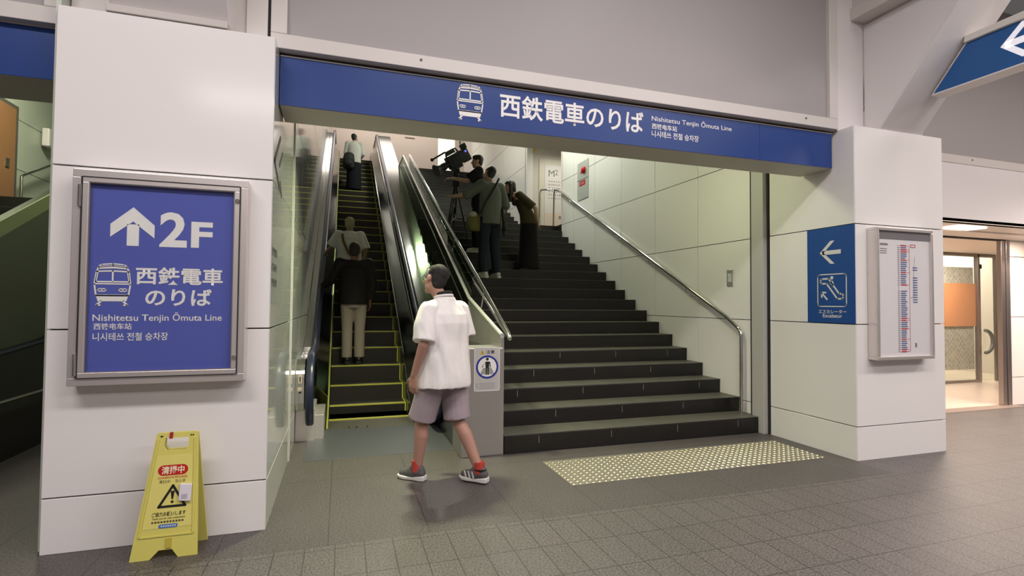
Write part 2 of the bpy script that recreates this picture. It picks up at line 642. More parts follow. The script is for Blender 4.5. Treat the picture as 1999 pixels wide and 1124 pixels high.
# front above the openings: grey panels in beige frames, struts, ledges
def fascia(name, x0, x1, z0, y=3.75, z1=5.12, fr=.10):
    o = MB().box(x0 + fr, x1 - fr, y + .035, y + .07, z0 + fr, z1).build(name, SHUTTER)
    struct(o)
    MB().box(x0, x1, y, y + .08, z0, z0 + fr).box(x0, x0 + fr, y, y + .08, z0 + fr, z1).box(x1 - fr, x1, y, y + .08, z0 + fr, z1).build('panel_frame', FRAMEP, o, bevel=.004)
    mb = MB()
    for f in (.2, .92):
        mb.cyl((x0 + (x1 - x0) * f, y + .001, z0 + fr * .62), (x0 + (x1 - x0) * f, y - .004, z0 + fr * .62), .009)
    mb.build('frame_screw', mat('screw_dark', (.08, .07, .06), .5), o)
    return o


fascia('wall_fascia_centre', -.475, 4.50, 3.108)
fascia('wall_fascia_west', -6.5, -1.60, 3.055)
fascia('wall_fascia_east', 5.70, 13.0, 3.116, y=4.2)
struct(MB().box(-.49, -.475, 3.76, 3.86, PT, 5.12).build('trim_gap', DARK))
struct(MB().box(-.62, -.492, 3.74, 3.9, PT, 5.12).box(-1.57, -.622, 3.76, 3.9, PT, 5.12).build('wall_column_west', FRAMEP, bevel=.004))
struct(MB().box(4.515, 4.86, 3.775, 4.0, PT, 5.12).box(4.86, 5.72, 3.80, 4.22, PT, 5.12).build('wall_column_east', PAINT, bevel=.004))
# underside strip over the signs
struct(MB().box(-.42, 4.50, 3.86, 4.14, 3.088, 3.20).build('trim_slot', mat('slot_brown', (.21, .18, .15), .6)))
struct(MB().box(-6.5, -1.6, 3.83, 4.14, 3.055, 3.20).build('trim_slot_west', mat('slot_brown', (.21, .18, .15), .6)))


def strut(name, x0, x1, ya, za, dy, dz, label):
    """box strut leaning from the pillar top towards the hall"""
    d = .34
    pts = [(ya, za), (ya + dy, za + dz), (ya + dy + d, za + dz), (ya + d, za)]
    o = MB().prism(pts, 'x', x0, x1).build(name, PAINT, bevel=.004)
    return struct(o, label)


strut('beam_strut_east', 4.87, 5.43, 3.62, PT, -1.58, 2.01, 'white strut leaning out over the hall from the pillar')
strut('beam_strut_west', -1.335, -.70, 3.66, PT + .05, -1.54, 1.96, 'white strut leaning out over the hall from the sign pillar')
struct(MB().box(-1.34, -.70, 3.60, 3.75, PT + .005, PT + .05).build('trim_ledge', mat('ledge_grey', (.50, .46, .43), .5), bevel=.004))
struct(MB().prism([(3.64, PT), (3.77, PT), (3.77, 4.19), (2.79, 4.19)], 'x', 4.868, 4.90).build('wall_infill', PAINT))
struct(MB().box(4.70, 4.93, 1.2, 3.775, 4.21, 4.33).box(4.73, 4.93, 1.2, 3.775, 4.33, 5.12).build('beam_ledge', mat('ledge_paint', (.62, .57, .53), .5), bevel=.006))

# ------------------------------------------------------------------ stairs
NOSE0, ZN0, TR, RI = 4.724, .173, .3268, .1641
stair = thing('staircase', 'wide black stone staircase rising between the escalator partition and the panelled wall', 'stairs', (3.0, 5.0, 0))


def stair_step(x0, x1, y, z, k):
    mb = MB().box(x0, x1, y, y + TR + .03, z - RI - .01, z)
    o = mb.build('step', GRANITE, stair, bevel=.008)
    MB().box(x0, x1, y - .004, y + TR, z - .002, z + .005).build('tread', mat('lit_tread_stone', (.085, .081, .064), .5, spec=.35, vary=(6, .25, (1, 1, 1))), o, bevel=.003)  # paler tread colour stands in for light falling on the step tops
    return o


SX0 = 1.475
steps = []
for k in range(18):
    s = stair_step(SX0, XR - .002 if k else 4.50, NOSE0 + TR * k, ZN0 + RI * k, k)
    if k in (0, 1, 2, 3, 4):     # pale slab joints on the risers
        for q in range(4):
            x = SX0 + .35 + .78 * q + (.31 if k % 2 else 0)
            if x < 4.3:
                MB().box(x, x + .005, NOSE0 + TR * k - .0015, NOSE0 + TR * k + .01, ZN0 + RI * k - .09, ZN0 + RI * k - .02).build('slab_joint', mat('pale_joint', (.22, .21, .20), .6), s)
zl = ZN0 + RI * 18
lo = MB().box(SX0, XR, NOSE0 + TR * 18, 12.62, zl - .17, zl).build('landing', GRANITE, stair, bevel=.008)
lo2 = MB().box(XR, 8.0, 10.33, 12.62, zl - .17, zl).build('floor_passage', GRANITE)
struct(lo2)
for j in range(18):
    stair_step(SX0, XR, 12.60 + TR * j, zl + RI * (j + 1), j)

# ------------------------------------------------------------------ escalator
EX0, EX1 = -.115, .835          # step width
EY2, EZ2, ERUN, ERISE = 7.72, .526, .392, .2176
SL = ERISE / ERUN


def nose(y):
    return EZ2 + SL * (y - EY2)


esc = thing('escalator', 'upward escalator with yellow edged black steps between the glossy wall and the steel partition', 'escalator', (.36, 5.3, 0))
# steps
proto = None
ys = [6.62, 7.0, 7.36] + [EY2 + ERUN * i for i in range(0, 26)]
zs = [.0, .11, .308] + [EZ2 + ERISE * i for i in range(0, 26)]
for i, (y, z) in enumerate(zip(ys, zs)):
    y1 = ys[i + 1] if i + 1 < len(ys) else y + ERUN
    zb = zs[i - 1] if i else -.05
    st = MB().prism([(y + .012, zb - .02), (y, z - .01), (y, z), (y1 + .02, z), (y1 + .02, zb - .02)], 'x', EX0, EX1).build('step', TREAD, esc)
    mb = MB()
    if i:
        mb.box(EX0, EX1, y - .003, y + .035, z - .014, z + .004)
        mb.box(EX1 - .018, EX1, y, y1, z, z + .004)
        mb.box(EX1 - .018, EX1 - .001, y - .002, y + .02, zb, z)
    else:
        mb.box(EX0, EX1, y - .004, y + .04, z, z + .014)
        for k in range(56):
            x = EX0 + .01 + k * (EX1 - EX0 - .02) / 55
            mb.box(x - .003, x + .003, y - .03, y, z + .002, z + .012)
    mb.build('yellow_edge', YELLOW, st)
MB().box(EX0 - .02, EX1 + .02, 6.14, 6.60, -.02, .006).build('comb_plate', mat('comb_steel', (.20, .18, .16), .4, .7), esc)
mb = MB().box(-.30, 1.06, 5.02, 6.14, -.03, .004)
mb.build('floor_plate', mat('floor_plate_steel', (.15, .155, .175), .38, .6, bump=(90, .2, (1, .02, 1))), esc, bevel=.002)
MB().box(.18, .20, 6.16, 6.22, .006, .012).box(.10, .115, 6.16, 6.22, .006, .012).box(.30, .315, 6.16, 6.22, .006, .012).build('comb_mark', DARK, esc)

HH = .95


def incl(h, y0=6.75, y1=17.6, n=24):
    """points parallel to the step line at height h, level at both ends"""
    pts = []
    for i in range(n + 1):
        y = y0 + (y1 - y0) * i / n
        pts.append((y, max(nose(y), -.02) + h))
    return pts


def smooth_path(h, yfront):
    lvl = h
    out = [(yfront, lvl)]
    for i in range(60):
        y = yfront + (17.9 - yfront) * (i + 1) / 60
        a = nose(y) + h
        b = lvl
        k = .14
        m = max(a, b) + k * math.exp(-abs(a - b) / k) * .45
        out.append((y, min(m, 6.08 + h)))
    out.append((19.2, 6.08 + h))
    return out


belt = [(.034, .012), (.040, .0), (.038, -.018), (.026, -.026), (-.026, -.026), (-.038, -.018), (-.040, 0), (-.034, .012), (-.02, .02), (.02, .02)]
for nm, hx, sgn in (('handrail', -.285, -1), ('handrail', 1.03, 1)):
    front = []
    cy, cz, rr = 5.98, .485, .39
    for i in range(15):
        a = -PI / 2 + -PI * i / 14
        front.append((cy + rr * math.cos(a), cz + rr * math.sin(a)))
    front = [(6.25, cz - rr)] + front
    path = front + smooth_path(.875, 6.05)
    MB().sweep_yz(path, belt, hx).build('handrail', RUBBER, esc, smooth=True)
    # balustrade panel and newel under the belt
    top = [(y, z - .025) for y, z in smooth_path(.875, 6.05)]
    nose_p = [(cy + (rr - .028) * math.cos(-PI / 2 - PI * i / 14), cz + (rr - .028) * math.sin(-PI / 2 - PI * i / 14)) for i in range(15)]
    bot = [(19.2, 6.05), (17.6, 6.0)] + [(y, nose(y) - .25) for y in (17.0, 12.0, 8.2)] + [(7.0, -.1), (6.4, .1)]
    ix0, ix1 = sorted((hx - sgn * .018, hx + sgn * .0))
    MB().prism(nose_p + top + bot, 'x', hx - .012, hx + .012).build('balustrade', INNER, esc)
    # skirt between steps and balustrade: upright plate with a bright top trim
    sx = EX0 - .012 if sgn < 0 else EX1 + .012
    sk = [(6.2, .0), (6.35, .05), (6.9, .24)] + [(y, nose(y) + .30) for y in (7.2, 7.6, 12, 17.2)] + [(17.7, 6.3), (19.2, 6.3)] + [(19.2, 6.0), (17.6, 5.9)] + [(y, nose(y) - .3) for y in (17.0, 12, 8.6)] + [(7.2, -.05)]
    MB().prism(sk, 'x', sx - .008, sx + .008).build('skirt', mat('skirt_dark', (.055, .055, .05), .2, .8), esc)
    tp = [(sx, y, z + .006) for y, z in sk[:9]]
    MB().tube(tp, .010, 8).build('skirt_trim', CHROME if sgn > 0 else mat('yellow_trim', (.50, .52, .14), .35, .3), esc, smooth=True)
    # sloping inner deck between skirt and balustrade
    mb = MB()
    o_ = sk[:9]
    bx = hx - sgn * .014
    vs = []
    for y, z in o_:
        vs += [(sx, y, z), (bx, y, z + .16)]
    mb.add(vs, [(2 * i, 2 * i + 1, 2 * i + 3, 2 * i + 2) if sgn > 0 else (2 * i + 2, 2 * i + 3, 2 * i + 1, 2 * i) for i in range(len(o_) - 1)])
    mb.build('inner_deck', INNER, esc)
    if sgn > 0:
        MB().tube([(hx - .05, y, z - .12) for y, z in smooth_path(.875, 6.3)[1:]], .008, 8).build('balustrade_trim', CHROME, esc, smooth=True)
# entry box of the handrail at floor level
MB().box(-.33, -.235, 6.02, 6.30, .03, .17).box(.985, 1.08, 6.02, 6.30, .03, .17).build('handrail_inlet', mat('inlet_black', (.015, .015, .017), .4), esc, bevel=.02)
# left outer deck with a rounded steel nose against the wall
nl = [(5.66, .40)] + [(5.66 + .17 * (1 - math.cos(a)), .66 + .17 * math.sin(a)) for a in [PI / 2 * i / 8 for i in range(9)]]
dk = smooth_path(.80, 6.0)
MB().prism(nl + [(y, z) for y, z in dk[1:]] + [(19.2, 6.0), (17.4, 5.6), (8.5, .4), (6.2, .32), (5.70, .32)], 'x', XL + .002, -.335).build('outer_deck', CHROME, esc, bevel=.004)
MB().box(XL + .002, -.24, 5.74, 6.3, 0, .33).build('newel_base', STEEL, esc, bevel=.004)
MB().box(-.24, -.15, 5.80, 6.4, 0, .25).build('newel_foot', STEEL, esc, bevel=.004)
MB().box(-.395, -.36, 5.655, 5.659, .60, .69).box(-.40, -.355, 5.655, 5.659, .525, .56).build('caution_label', mat('label_tan', (.62, .50, .38), .5), esc)
mb = MB().box(-.383, -.372, 5.6535, 5.6555, .625, .665)
mb.box(-.383, -.372, 5.6535, 5.6555, .612, .620).box(-.388, -.366, 5.6535, 5.6555, .50, .515).build('label_print', BLACK, esc)

# right outer deck and steel plinth at its foot
PLX0, PLX1 = 1.075, 1.458
dk = [(y, z) for y, z in smooth_path(.86, 6.2)]
low = [(4.72, 0), (4.72, 1.0), (6.2, 1.0)]
deck_p = [(y, max(z, 1.0)) for y, z in dk[1:]]
part = thing('partition', 'steel partition with a bare plinth between the escalator and the black stairs', 'partition', (1.3, 4.72, 0))
inc = [p for p in deck_p if p[0] > 7.0]
MB().prism([(5.1, .0), (5.1, .98), (7.0, .985)] + inc + [(19.2, 6.0), (17.4, 5.6), (8.5, .3), (7.2, 0)], 'x', PLX0, PLX1).build('deck', DECK, part, bevel=.004)
MB().prism([(4.72, 0), (4.72, 1.0), (5.09, 1.0), (5.09, 0)], 'x', 1.06, PLX1).build('plinth', STEEL_L, part, bevel=.006)
# wall on the stair side of the deck


def wtop(y):
    return 1.46 + .497 * (y - 6.07)


MB().prism([(4.725, 0), (4.725, 1.10), (6.07, 1.46), (6.07, .5), (6.0, 0)], 'x', 1.436, 1.47).build('wall_foot', STEEL_L, part, bevel=.003)
MB().prism([(6.072, .3), (6.072, 1.46), (13.5, wtop(13.5)), (17.5, wtop(13.5)), (17.5, 4.9), (9, .6)], 'x', 1.440, 1.468).build('glass_wall', glass_mat('smoked_green_glass', (.50, .58, .46), .10, .05, .12, 5.0), part)
MB().tube([(1.45, 4.73, 1.115), (1.45, 6.07, 1.475), (1.45, 13.5, wtop(13.5) + .015), (1.45, 17.4, wtop(13.5) + .015)], .022, 10).build('wall_rail', mat('pale_rail', (.70, .70, .66), .25, .6), part, smooth=True)
MB().tube([(1.434, 6.08, 1.30), (1.434, 13.3, wtop(13.3) - .16)], .006, 8).build('wall_bead', CHROME, part, smooth=True)
# glass guard and double handrail on the stair side


def rail_z(y):
    return 1.129 + .484 * (y - 4.70)


MB().prism([(6.07, 1.50), (6.07, rail_z(6.07) - .02), (12.4, rail_z(12.4) - .02), (12.4, wtop(12.4) + .03)], 'x', 1.474, 1.484).build('glass_guard', DGLASS, part)
hr = thing('stair_handrail', 'double polished tube handrail along the partition side of the stairs', 'handrail', (1.50, 4.70, 0))
MB().tube([(1.505, 4.66, 1.085), (1.505, 4.70, rail_z(4.70)), (1.505, 12.6, rail_z(12.6))], .021, 12).build('upper_rail', CHROME, hr, smooth=True)
MB().tube([(1.505, 4.66, 1.085), (1.505, 5.9, 1.60), (1.505, 6.1, rail_z(6.1) - .13), (1.505, 12.6, rail_z(12.6) - .16)], .016, 12).build('lower_rail', CHROME, hr, smooth=True)
mb = MB()
for y in (5.6, 7.2, 8.8, 10.4, 12.0):
    mb.tube([(1.505, y, rail_z(y)), (1.472, y, rail_z(y) - .20)], .008, 8)
mb.build('rail_bracket', CHROME, hr, smooth=True)
# dark reflections painted as black marks along the upper face of the guard
mb = MB()
rnd = random.Random(3)
for i in range(34):
    y = 7.9 + i * .085
    zc = wtop(y) + .12 + rnd.uniform(-.02, .03)
    for k in range(rnd.randint(1, 3)):
        a = rnd.uniform(-.6, 1.2)
        l = rnd.uniform(.03, .07)
        dy, dz = l * math.cos(a), l * math.sin(a)
        yy, zz = y + rnd.uniform(-.03, .03), zc + rnd.uniform(-.05, .05)
        mb.add([(1.4725, yy, zz), (1.4725, yy + dy, zz + dz), (1.4725, yy + dy, zz + dz + .02), (1.4725, yy, zz + .02)], [(0, 1, 2, 3)])
mb.build('guard_reflection', BLACK, part)
MB().prism([(7.6, wtop(7.6) + .03), (7.6, wtop(7.6) + .20), (12.4, wtop(12.4) + .20), (12.4, wtop(12.4) + .03)], 'x', 1.473, 1.4738).build('guard_strip', mat('pale_strip', (.60, .60, .56), .35), part)

# notice on the plinth
pn = Plane2((1.179, 4.7195, .601), (1, 0, 0), (0, 0, 1))
nt_ = thing('caution_notice', 'small white notice with a figure in a blue ring on the steel plinth', 'notice', (1.30, 4.7195, .60))
flat(pn, [[(0, 0), (.246, 0), (.246, .407), (0, .407)]], 'notice_sheet', mat('notice_grey', (.50, .48, .47), .4), nt_, .001)
flat(pn, stroke([(.003, .003), (.243, .003), (.243, .404), (.003, .404)], .006, True), 'notice_border', SIGNWHITE, nt_, .002)
flat(pn, [circ(.125, .223, .108, 40)], 'ring_field', SIGNWHITE, nt_, .002)
flat(pn, ring(.125, .223, .090, .108, 40), 'blue_ring', mat('ring_blue', (.02, .035, .28), .4), nt_, .0028)
flat(pn, [[(.055, .155), (.195, .155), (.165, .215), (.085, .215)]], 'escalator_steps', mat('notice_mid', (.33, .33, .30), .5), nt_, .0026)
flat(pn, [circ(.125, .296, .014, 16), [(.105, .273), (.145, .273), (.141, .215), (.109, .215)], [(.109, .218), (.123, .218), (.121, .150), (.111, .150)], [(.127, .218), (.141, .218), (.139, .150), (.129, .150)],
          [(.107, .274), (.100, .262), (.070, .222), (.077, .219)], [(.143, .274), (.153, .268), (.158, .220), (.150, .219)]], 'figure', BLACK, nt_, .003)
flat(pn, [[(.055, .342), (.098, .342), (.0765, .382)]], 'warning_triangle', mat('warn_yellow', (.60, .38, .03), .5), nt_, .002)
flat(pn, [[(.074, .352), (.079, .352), (.079, .370), (.074, .370)], [(.074, .346), (.079, .346), (.079, .350), (.074, .350)]], 'triangle_mark', BLACK, nt_, .003)
text(pn, '注意', .115, .195, .345, .380, 'lettering', BLACK, nt_, .012, .002)
flat(pn, [[(.02, .06), (.032, .06), (.032, .072), (.02, .072)], [(.02, .035), (.032, .035), (.032, .047), (.02, .047)]] + [[(.045, y), (.20, y), (.20, y + .004), (.045, y + .004)] for y in (.07, .055, .04, .025)], 'fine_print', mat('print_grey', (.30, .29, .28), .5), nt_, .002)

# handrail on the panelled wall
wr = thing('stair_handrail', 'polished tube handrail climbing the white panelled wall beside the black stairs', 'handrail', (4.42, 5.0, 0))
rx = 4.42


def wz(y):
    return 1.145 + .5025 * (y - 4.93)


pts = [(rx, 4.95, .17), (rx, 4.95, 1.06)]
for i in range(6):
    a = i / 5
    pts.append((rx, 4.95 + .06 * a * a, 1.06 + .10 * a))
pts += [(rx, 5.2, wz(5.2)), (rx, 10.2, wz(10.2))]
MB().tube(pts, .021, 14).build('rail', CHROME, wr, smooth=True)
MB().tube([(rx, 10.2, wz(10.2)), (rx, 10.55, wz(10.45)), (rx - .0, 10.6, wz(10.4) - .06), (rx, 10.62, 3.13)], .020, 12).tube([(rx, 10.5, wz(10.45)), (rx - .30, 10.62, wz(10.45) - .02), (rx - .32, 10.64, wz(10.45) - .08), (rx - .32, 10.64, 3.13)], .020, 12).build('end_post', CHROME, wr, smooth=True)
mb = MB()
for y in (5.85, 6.75, 7.75, 8.75, 9.75):
    for d in (0, .12):
        mb.tube([(rx, y + d, wz(y + d) - .015), (rx, y + d, wz(y + d) - .075), (XR - .004, y + d, wz(y + d) - .085)], .008, 8)
mb.build('rail_bracket', CHROME, wr, smooth=True)

# small things on the panelled wall
sw = thing('wall_plate', 'small steel plate on the white wall under the handrail near the stair foot', 'wall plate', (XR, 5.19, 1.75))
MB().box(XR - .012, XR + .0, 5.142, 5.246, 1.648, 1.846).build('plate', STEEL, sw, bevel=.003)
MB().box(XR - .015, XR - .011, 5.162, 5.226, 1.70, 1.80).build('plate_insert', mat('plate_white', (.5, .52, .55), .3), sw)
hb = thing('fire_hydrant_box', 'steel fire box with a round red lamp high on the panelled stair wall', 'fire hydrant box', (XR, 9.26, 3.47))
MB().box(XR - .012, XR + .0, 9.03, 9.51, 3.47, 4.22).build('door_panel', mat('hydrant_steel', (.50, .52, .49), .35, .3), hb, bevel=.004)
MB().box(XR - .016, XR - .010, 9.03, 9.51, 3.86, 3.868).build('door_gap', DARK, hb)
MB().ball((XR - .03, 9.20, 4.03), (.04, .07, .07)).build('red_lamp', mat('lamp_red', (.50, .01, .01), .25), hb, smooth=True)
pl = Plane2((XR - .0125, 9.51, 3.47), (0, -1, 0), (0, 0, 1))
flat(pl, [[(.10, .27), (.36, .27), (.36, .37), (.10, .37)]], 'red_label', mat('label_red', (.35, .01, .015), .4), hb, .001)
flat(pl, [[(.14 + .06 * i, .30), (.185 + .06 * i, .30), (.185 + .06 * i, .34), (.14 + .06 * i, .34)] for i in range(3)], 'fine_print', mat('label_pink', (.55, .2, .18), .5), hb, .002)
flat(pl, [[(.14, .50), (.22, .52), (.20, .60), (.15, .56)]], 'red_mark', mat('label_red', (.35, .01, .015), .4), hb, .001)

# notice board in the passage
m2 = thing('passage_notice', 'tall white M2 notice panel in the passage on the landing', 'notice', (5.2, 12.60, 3.13))
MB().box(4.83, 6.2, 12.595, 12.62, 3.13, 5.18).build('panel_surround', mat('surround_beige', (.60, .57, .48), .4), m2, bevel=.004)
MB().box(4.98, 6.1, 12.585, 12.596, 3.135, 5.02).build('sheet', mat('sheet_white', (.66, .64, .62), .4), m2)
MB().box(4.98, 6.1, 12.583, 12.586, 3.135, 3.78).build('sheet_foot', mat('sheet_cream', (.68, .58, .48), .4), m2)
pm = Plane2((4.98, 12.585, 3.13), (1, 0, 0), (0, 0, 1))
text(pm, 'M', .11, .27, 1.60, 1.77, 'lettering', mat('m2_green', (.05, .09, .05), .5), m2, -.005, .002)
text(pm, '2', .29, .37, 1.65, 1.79, 'lettering', mat('m2_green', (.05, .09, .05), .5), m2, -.005, .002)
rnd = random.Random(11)
po = []
for r_ in range(6):
    x = .11
    while x < .62:
        w = rnd.uniform(.02, .05)
        z = 1.46 - r_ * .088
        po.append([(x, z), (x + w, z), (x + w, z + (.03 if r_ != 1 and r_ != 4 else .042)), (x, z + .03)])
        x += w + rnd.uniform(.02, .04)
flat(pm, po, 'fine_print', mat('print_grey2', (.28, .28, .26), .5), m2, .002)
flat(pm, [[(.40 + .04 * i, .50 + .05 * j), (.43 + .04 * i, .50 + .05 * j), (.43 + .04 * i, .53 + .05 * j), (.40 + .04 * i, .53 + .05 * j)] for i in range(4) for j in range(2)], 'fine_print', BLACK, m2, .004)


# ------------------------------------------------------------------ signs
def train(pl, x0, x1, y0, y1, parent, material):
    """line drawing of a railcar front"""
    w, h = x1 - x0, y1 - y0

    def q(pts):
        return [(x0 + w * a, y0 + h * b) for a, b in pts]
    t = w * .045
    P = []
    body = [(.13, .905), (.50, .935), (.87, .905), (.93, .80), (.98, .50), (.93, .235), (.07, .235), (.02, .50), (.07, .80)]
    P += stroke(q(body), t, True)
    P += stroke(q([(.22, .965), (.50, .985), (.78, .965)]), t * .8)
    P += stroke(q([(.20, .965), (.13, .93)]), t * .7) + stroke(q([(.80, .965), (.87, .93)]), t * .7)
    P += [q([(.13, .905), (.50, .935), (.87, .905), (.89, .855), (.50, .875), (.11, .855)])]
    P += stroke(q([(.10, .80), (.50, .815), (.90, .80), (.945, .56), (.055, .56)]), t, True)
    P += stroke(q([(.50, .81), (.50, .56)]), t)
    P += stroke(q([(.04, .51), (.96, .51)]), t * .9)
    for cx in (.22, .78):
        P += stroke(q([(cx - .10, .395), (cx + .10, .395), (cx + .10, .335), (cx - .10, .335)]), t * .7, True)
        P += stroke(q([(cx, .395), (cx, .335)]), t * .7)
    P += [q([(.06, .26), (.94, .26), (.88, .10), (.12, .10)])]
    P += stroke(q([(.22, .11), (.08, .005)]), t * 1.3) + stroke(q([(.08, .012), (.20, .012)]), t)
    P += stroke(q([(.78, .11), (.92, .005)]), t * 1.3) + stroke(q([(.92, .012), (.80, .012)]), t)
    return flat(pl, P, 'train_symbol', material, parent, .002)


SOFFIT = mat('soffit_paint', (.50, .46, .41), .5)
sg = thing('overhead_sign', 'long blue overhead sign with a train symbol spanning the stair opening', 'sign', (2.03, 3.81, 2.745))
MB().box(-.418, 4.486, 3.816, 4.17, 2.745, 3.082).build('sign_box', SOFFIT, sg, bevel=.003)
MB().box(-.418, 3.618, 3.81, 3.8165, 2.748, 3.078).box(3.621, 4.486, 3.81, 3.8165, 2.748, 3.078).build('sign_face', BLUE, sg)
MB().box(-.418, 4.486, 3.806, 3.8165, 3.078, 3.086).build('sign_edge', mat('edge_grey', (.55, .53, .52), .4), sg)
ps = Plane2((0, 3.81, 0), (1, 0, 0), (0, 0, 1))
train(ps, .797, 1.002, 2.795, 3.068, sg, SIGNWHITE)
text(ps, '西鉄電車のりば', 1.134, 2.398, 2.850, 3.040, 'lettering', SIGNWHITE, sg, .018)
text(ps, 'Nishitetsu Tenjin Ōmuta Line', 2.478, 3.304, 2.965, 3.030, 'lettering', SIGNWHITE, sg, .006)
text(ps, '西铁电车站', 2.480, 2.730, 2.908, 2.956, 'lettering', SIGNWHITE, sg, .012)
text(ps, '니시테쓰 전철 승차장', 2.478, 2.953, 2.840, 2.896, 'lettering', SIGNWHITE, sg, .012)

s2 = thing('overhead_sign', 'plain blue overhead sign over the dim escalator bay behind the sign pillar', 'sign', (-3.2, 3.81, 2.735))
MB().box(-6.5, -1.575, 3.816, 4.26, 2.735, 3.05).build('sign_box', SOFFIT, s2, bevel=.003)
MB().box(-6.5, -1.575, 3.81, 3.8165, 2.738, 3.046).build('sign_face', BLUE, s2)
MB().box(-6.5, -1.575, 3.806, 3.8165, 3.046, 3.054).build('sign_edge', mat('edge_grey', (.55, .53, .52), .4), s2)

# framed wall case with the blue poster
cs = thing('display_case', 'steel framed wall case with a blue 2F train poster on the white pillar', 'display case', (-1.0, 3.6, .94))
fr = MB()


def frame(mb, x0, x1, z0, z1, w, y0, y1):
    mb.box(x0, x1, y0, y1, z1 - w, z1).box(x0, x1, y0, y1, z0, z0 + w).box(x0, x0 + w, y0, y1, z0 + w, z1 - w).box(x1 - w, x1, y0, y1, z0 + w, z1 - w)
    return mb


frame(MB(), -1.428, -.550, .942, 2.150, .045, 3.50, 3.598).build('case_body', STEEL, cs, bevel=.003)
frame(MB(), -1.380, -.590, .985, 2.108, .030, 3.494, 3.515).build('door_frame', STEEL, cs, bevel=.003)
frame(MB(), -1.366, -.604, .998, 2.094, .020, 3.500, 3.53).build('inner_frame', mat('frame_shade', (.42, .39, .36), .35, .9), cs)
MB().box(-1.36, -.61, 3.524, 3.534, 1.0, 2.09).build('poster', BLUE2, cs)
MB().box(-1.386, -1.378, 3.4925, 3.496, .985, 2.108).box(-.592, -.586, 3.4925, 3.496, .985, 2.108).box(-1.38, -.59, 3.4925, 3.496, 2.104, 2.110).box(-1.38, -.59, 3.4925, 3.496, .982, .987).build('door_gap', DARK, cs)
for z in (2.0, 1.06):
    MB().cyl((-1.391, 3.492, z - .06), (-1.391, 3.492, z + .06), .009, 10).build('hinge', CHROME, cs, smooth=True)
for z in (2.02, 1.085):
    MB().cyl((-.603, 3.496, z), (-.603, 3.484, z), .013, 16).cyl((-.603, 3.486, z), (-.603, 3.482, z), .006, 10).build('lock', CHROME, cs, smooth=True)
pc = Plane2((0, 3.524, 0), (1, 0, 0), (0, 0, 1))
YK = 1.0068


def cx_(x):
    return x * YK


def cz_(z):
    return 1.42 + (z - 1.42) * YK


def ctext(body, x0, x1, z0, z1, bold):
    text(pc, body, cx_(x0), cx_(x1), cz_(z0), cz_(z1), 'lettering', SIGNWHITE, cs, bold)


flat(pc, [[(cx_(a), cz_(b)) for a, b in [(-1.165, 1.729), (-1.106, 1.729), (-1.106, 1.852), (-1.165, 1.852)]],
          [(cx_(a), cz_(b)) for a, b in [(-1.136, 1.950), (-1.136, 1.868), (-1.245, 1.776), (-1.245, 1.850)]],
          [(cx_(a), cz_(b)) for a, b in [(-1.136, 1.950), (-1.030, 1.850), (-1.030, 1.776), (-1.136, 1.868)]]], 'arrow', SIGNWHITE, cs, .002)
ctext('2', -1.005, -.866, 1.729, 1.933, .03)
ctext('F', -.845, -.733, 1.731, 1.884, .03)
train(pc, cx_(-1.316), cx_(-1.137), cz_(1.388), cz_(1.628), cs, SIGNWHITE)
ctext('西鉄電車', -1.116, -.674, 1.510, 1.612, .022)
ctext('のりば', -1.067, -.730, 1.388, 1.488, .022)
ctext('Nishitetsu Tenjin Ōmuta Line', -1.316, -.674, 1.290, 1.350, .008)
ctext('西铁电车站', -1.310, -1.129, 1.253, 1.290, .012)
ctext('니시테쓰 전철 승차장', -1.313, -.949, 1.190, 1.236, .012)
MB().box(-1.36, -.61, 3.512, 3.515, 1.0, 2.09).build('case_glass', GLASS, cs)

# blue escalator panel on the inner side of the east pillar
es = thing('escalator_sign', 'blue wall sign with a left arrow and escalator symbol on the pillar', 'sign', (4.513, 3.86, 1.25))
XS = 4.513
MB().box(XS - .004, XS + .001, 3.603, 4.12, 1.254, 2.181).build('panel', BLUE3, es)
pe = Plane2((XS - .0042, 0, 0), (0, -1, 0), (0, 0, 1))
SW = mat('pale_print', (.62, .62, .60), .5)
flat(pe, [[(-3.974, 1.938), (-3.93, 1.938), (-3.81, 2.05), (-3.855, 2.05)][::1], [(-3.974, 1.938), (-3.855, 1.826), (-3.81, 1.826), (-3.93, 1.938)], [(-3.945, 1.918), (-3.945, 1.958), (-3.744, 1.958), (-3.744, 1.918)]], 'arrow', SW, es, .001)
flat(pe, stroke(rrect(-4.0, -3.69, 1.413, 1.725, .025, 3), .010, True), 'symbol_border', SW, es, .001)
flat(pe, stroke([(-3.955, 1.635), (-3.900, 1.635), (-3.785, 1.487), (-3.735, 1.487), (-3.718, 1.510), (-3.735, 1.535), (-3.765, 1.535), (-3.878, 1.682), (-3.955, 1.682), (-3.970, 1.658)], .016, True)
     + [circ(-3.842, 1.690, .017, 16), [(-3.868, 1.655), (-3.832, 1.662), (-3.822, 1.640), (-3.828, 1.598), (-3.862, 1.640)]]
     + stroke([(-3.955, 1.545), (-3.893, 1.478)], .016) + stroke([(-3.955, 1.497), (-3.955, 1.548), (-3.905, 1.548)], .016), 'escalator_symbol', SW, es, .001)
text(pe, 'エスカレーター', -3.991, -3.692, 1.345, 1.383, 'lettering', SW, es, .012, .001)
text(pe, 'Escalator', -3.945, -3.735, 1.306, 1.340, 'lettering', SW, es, .02, .001)

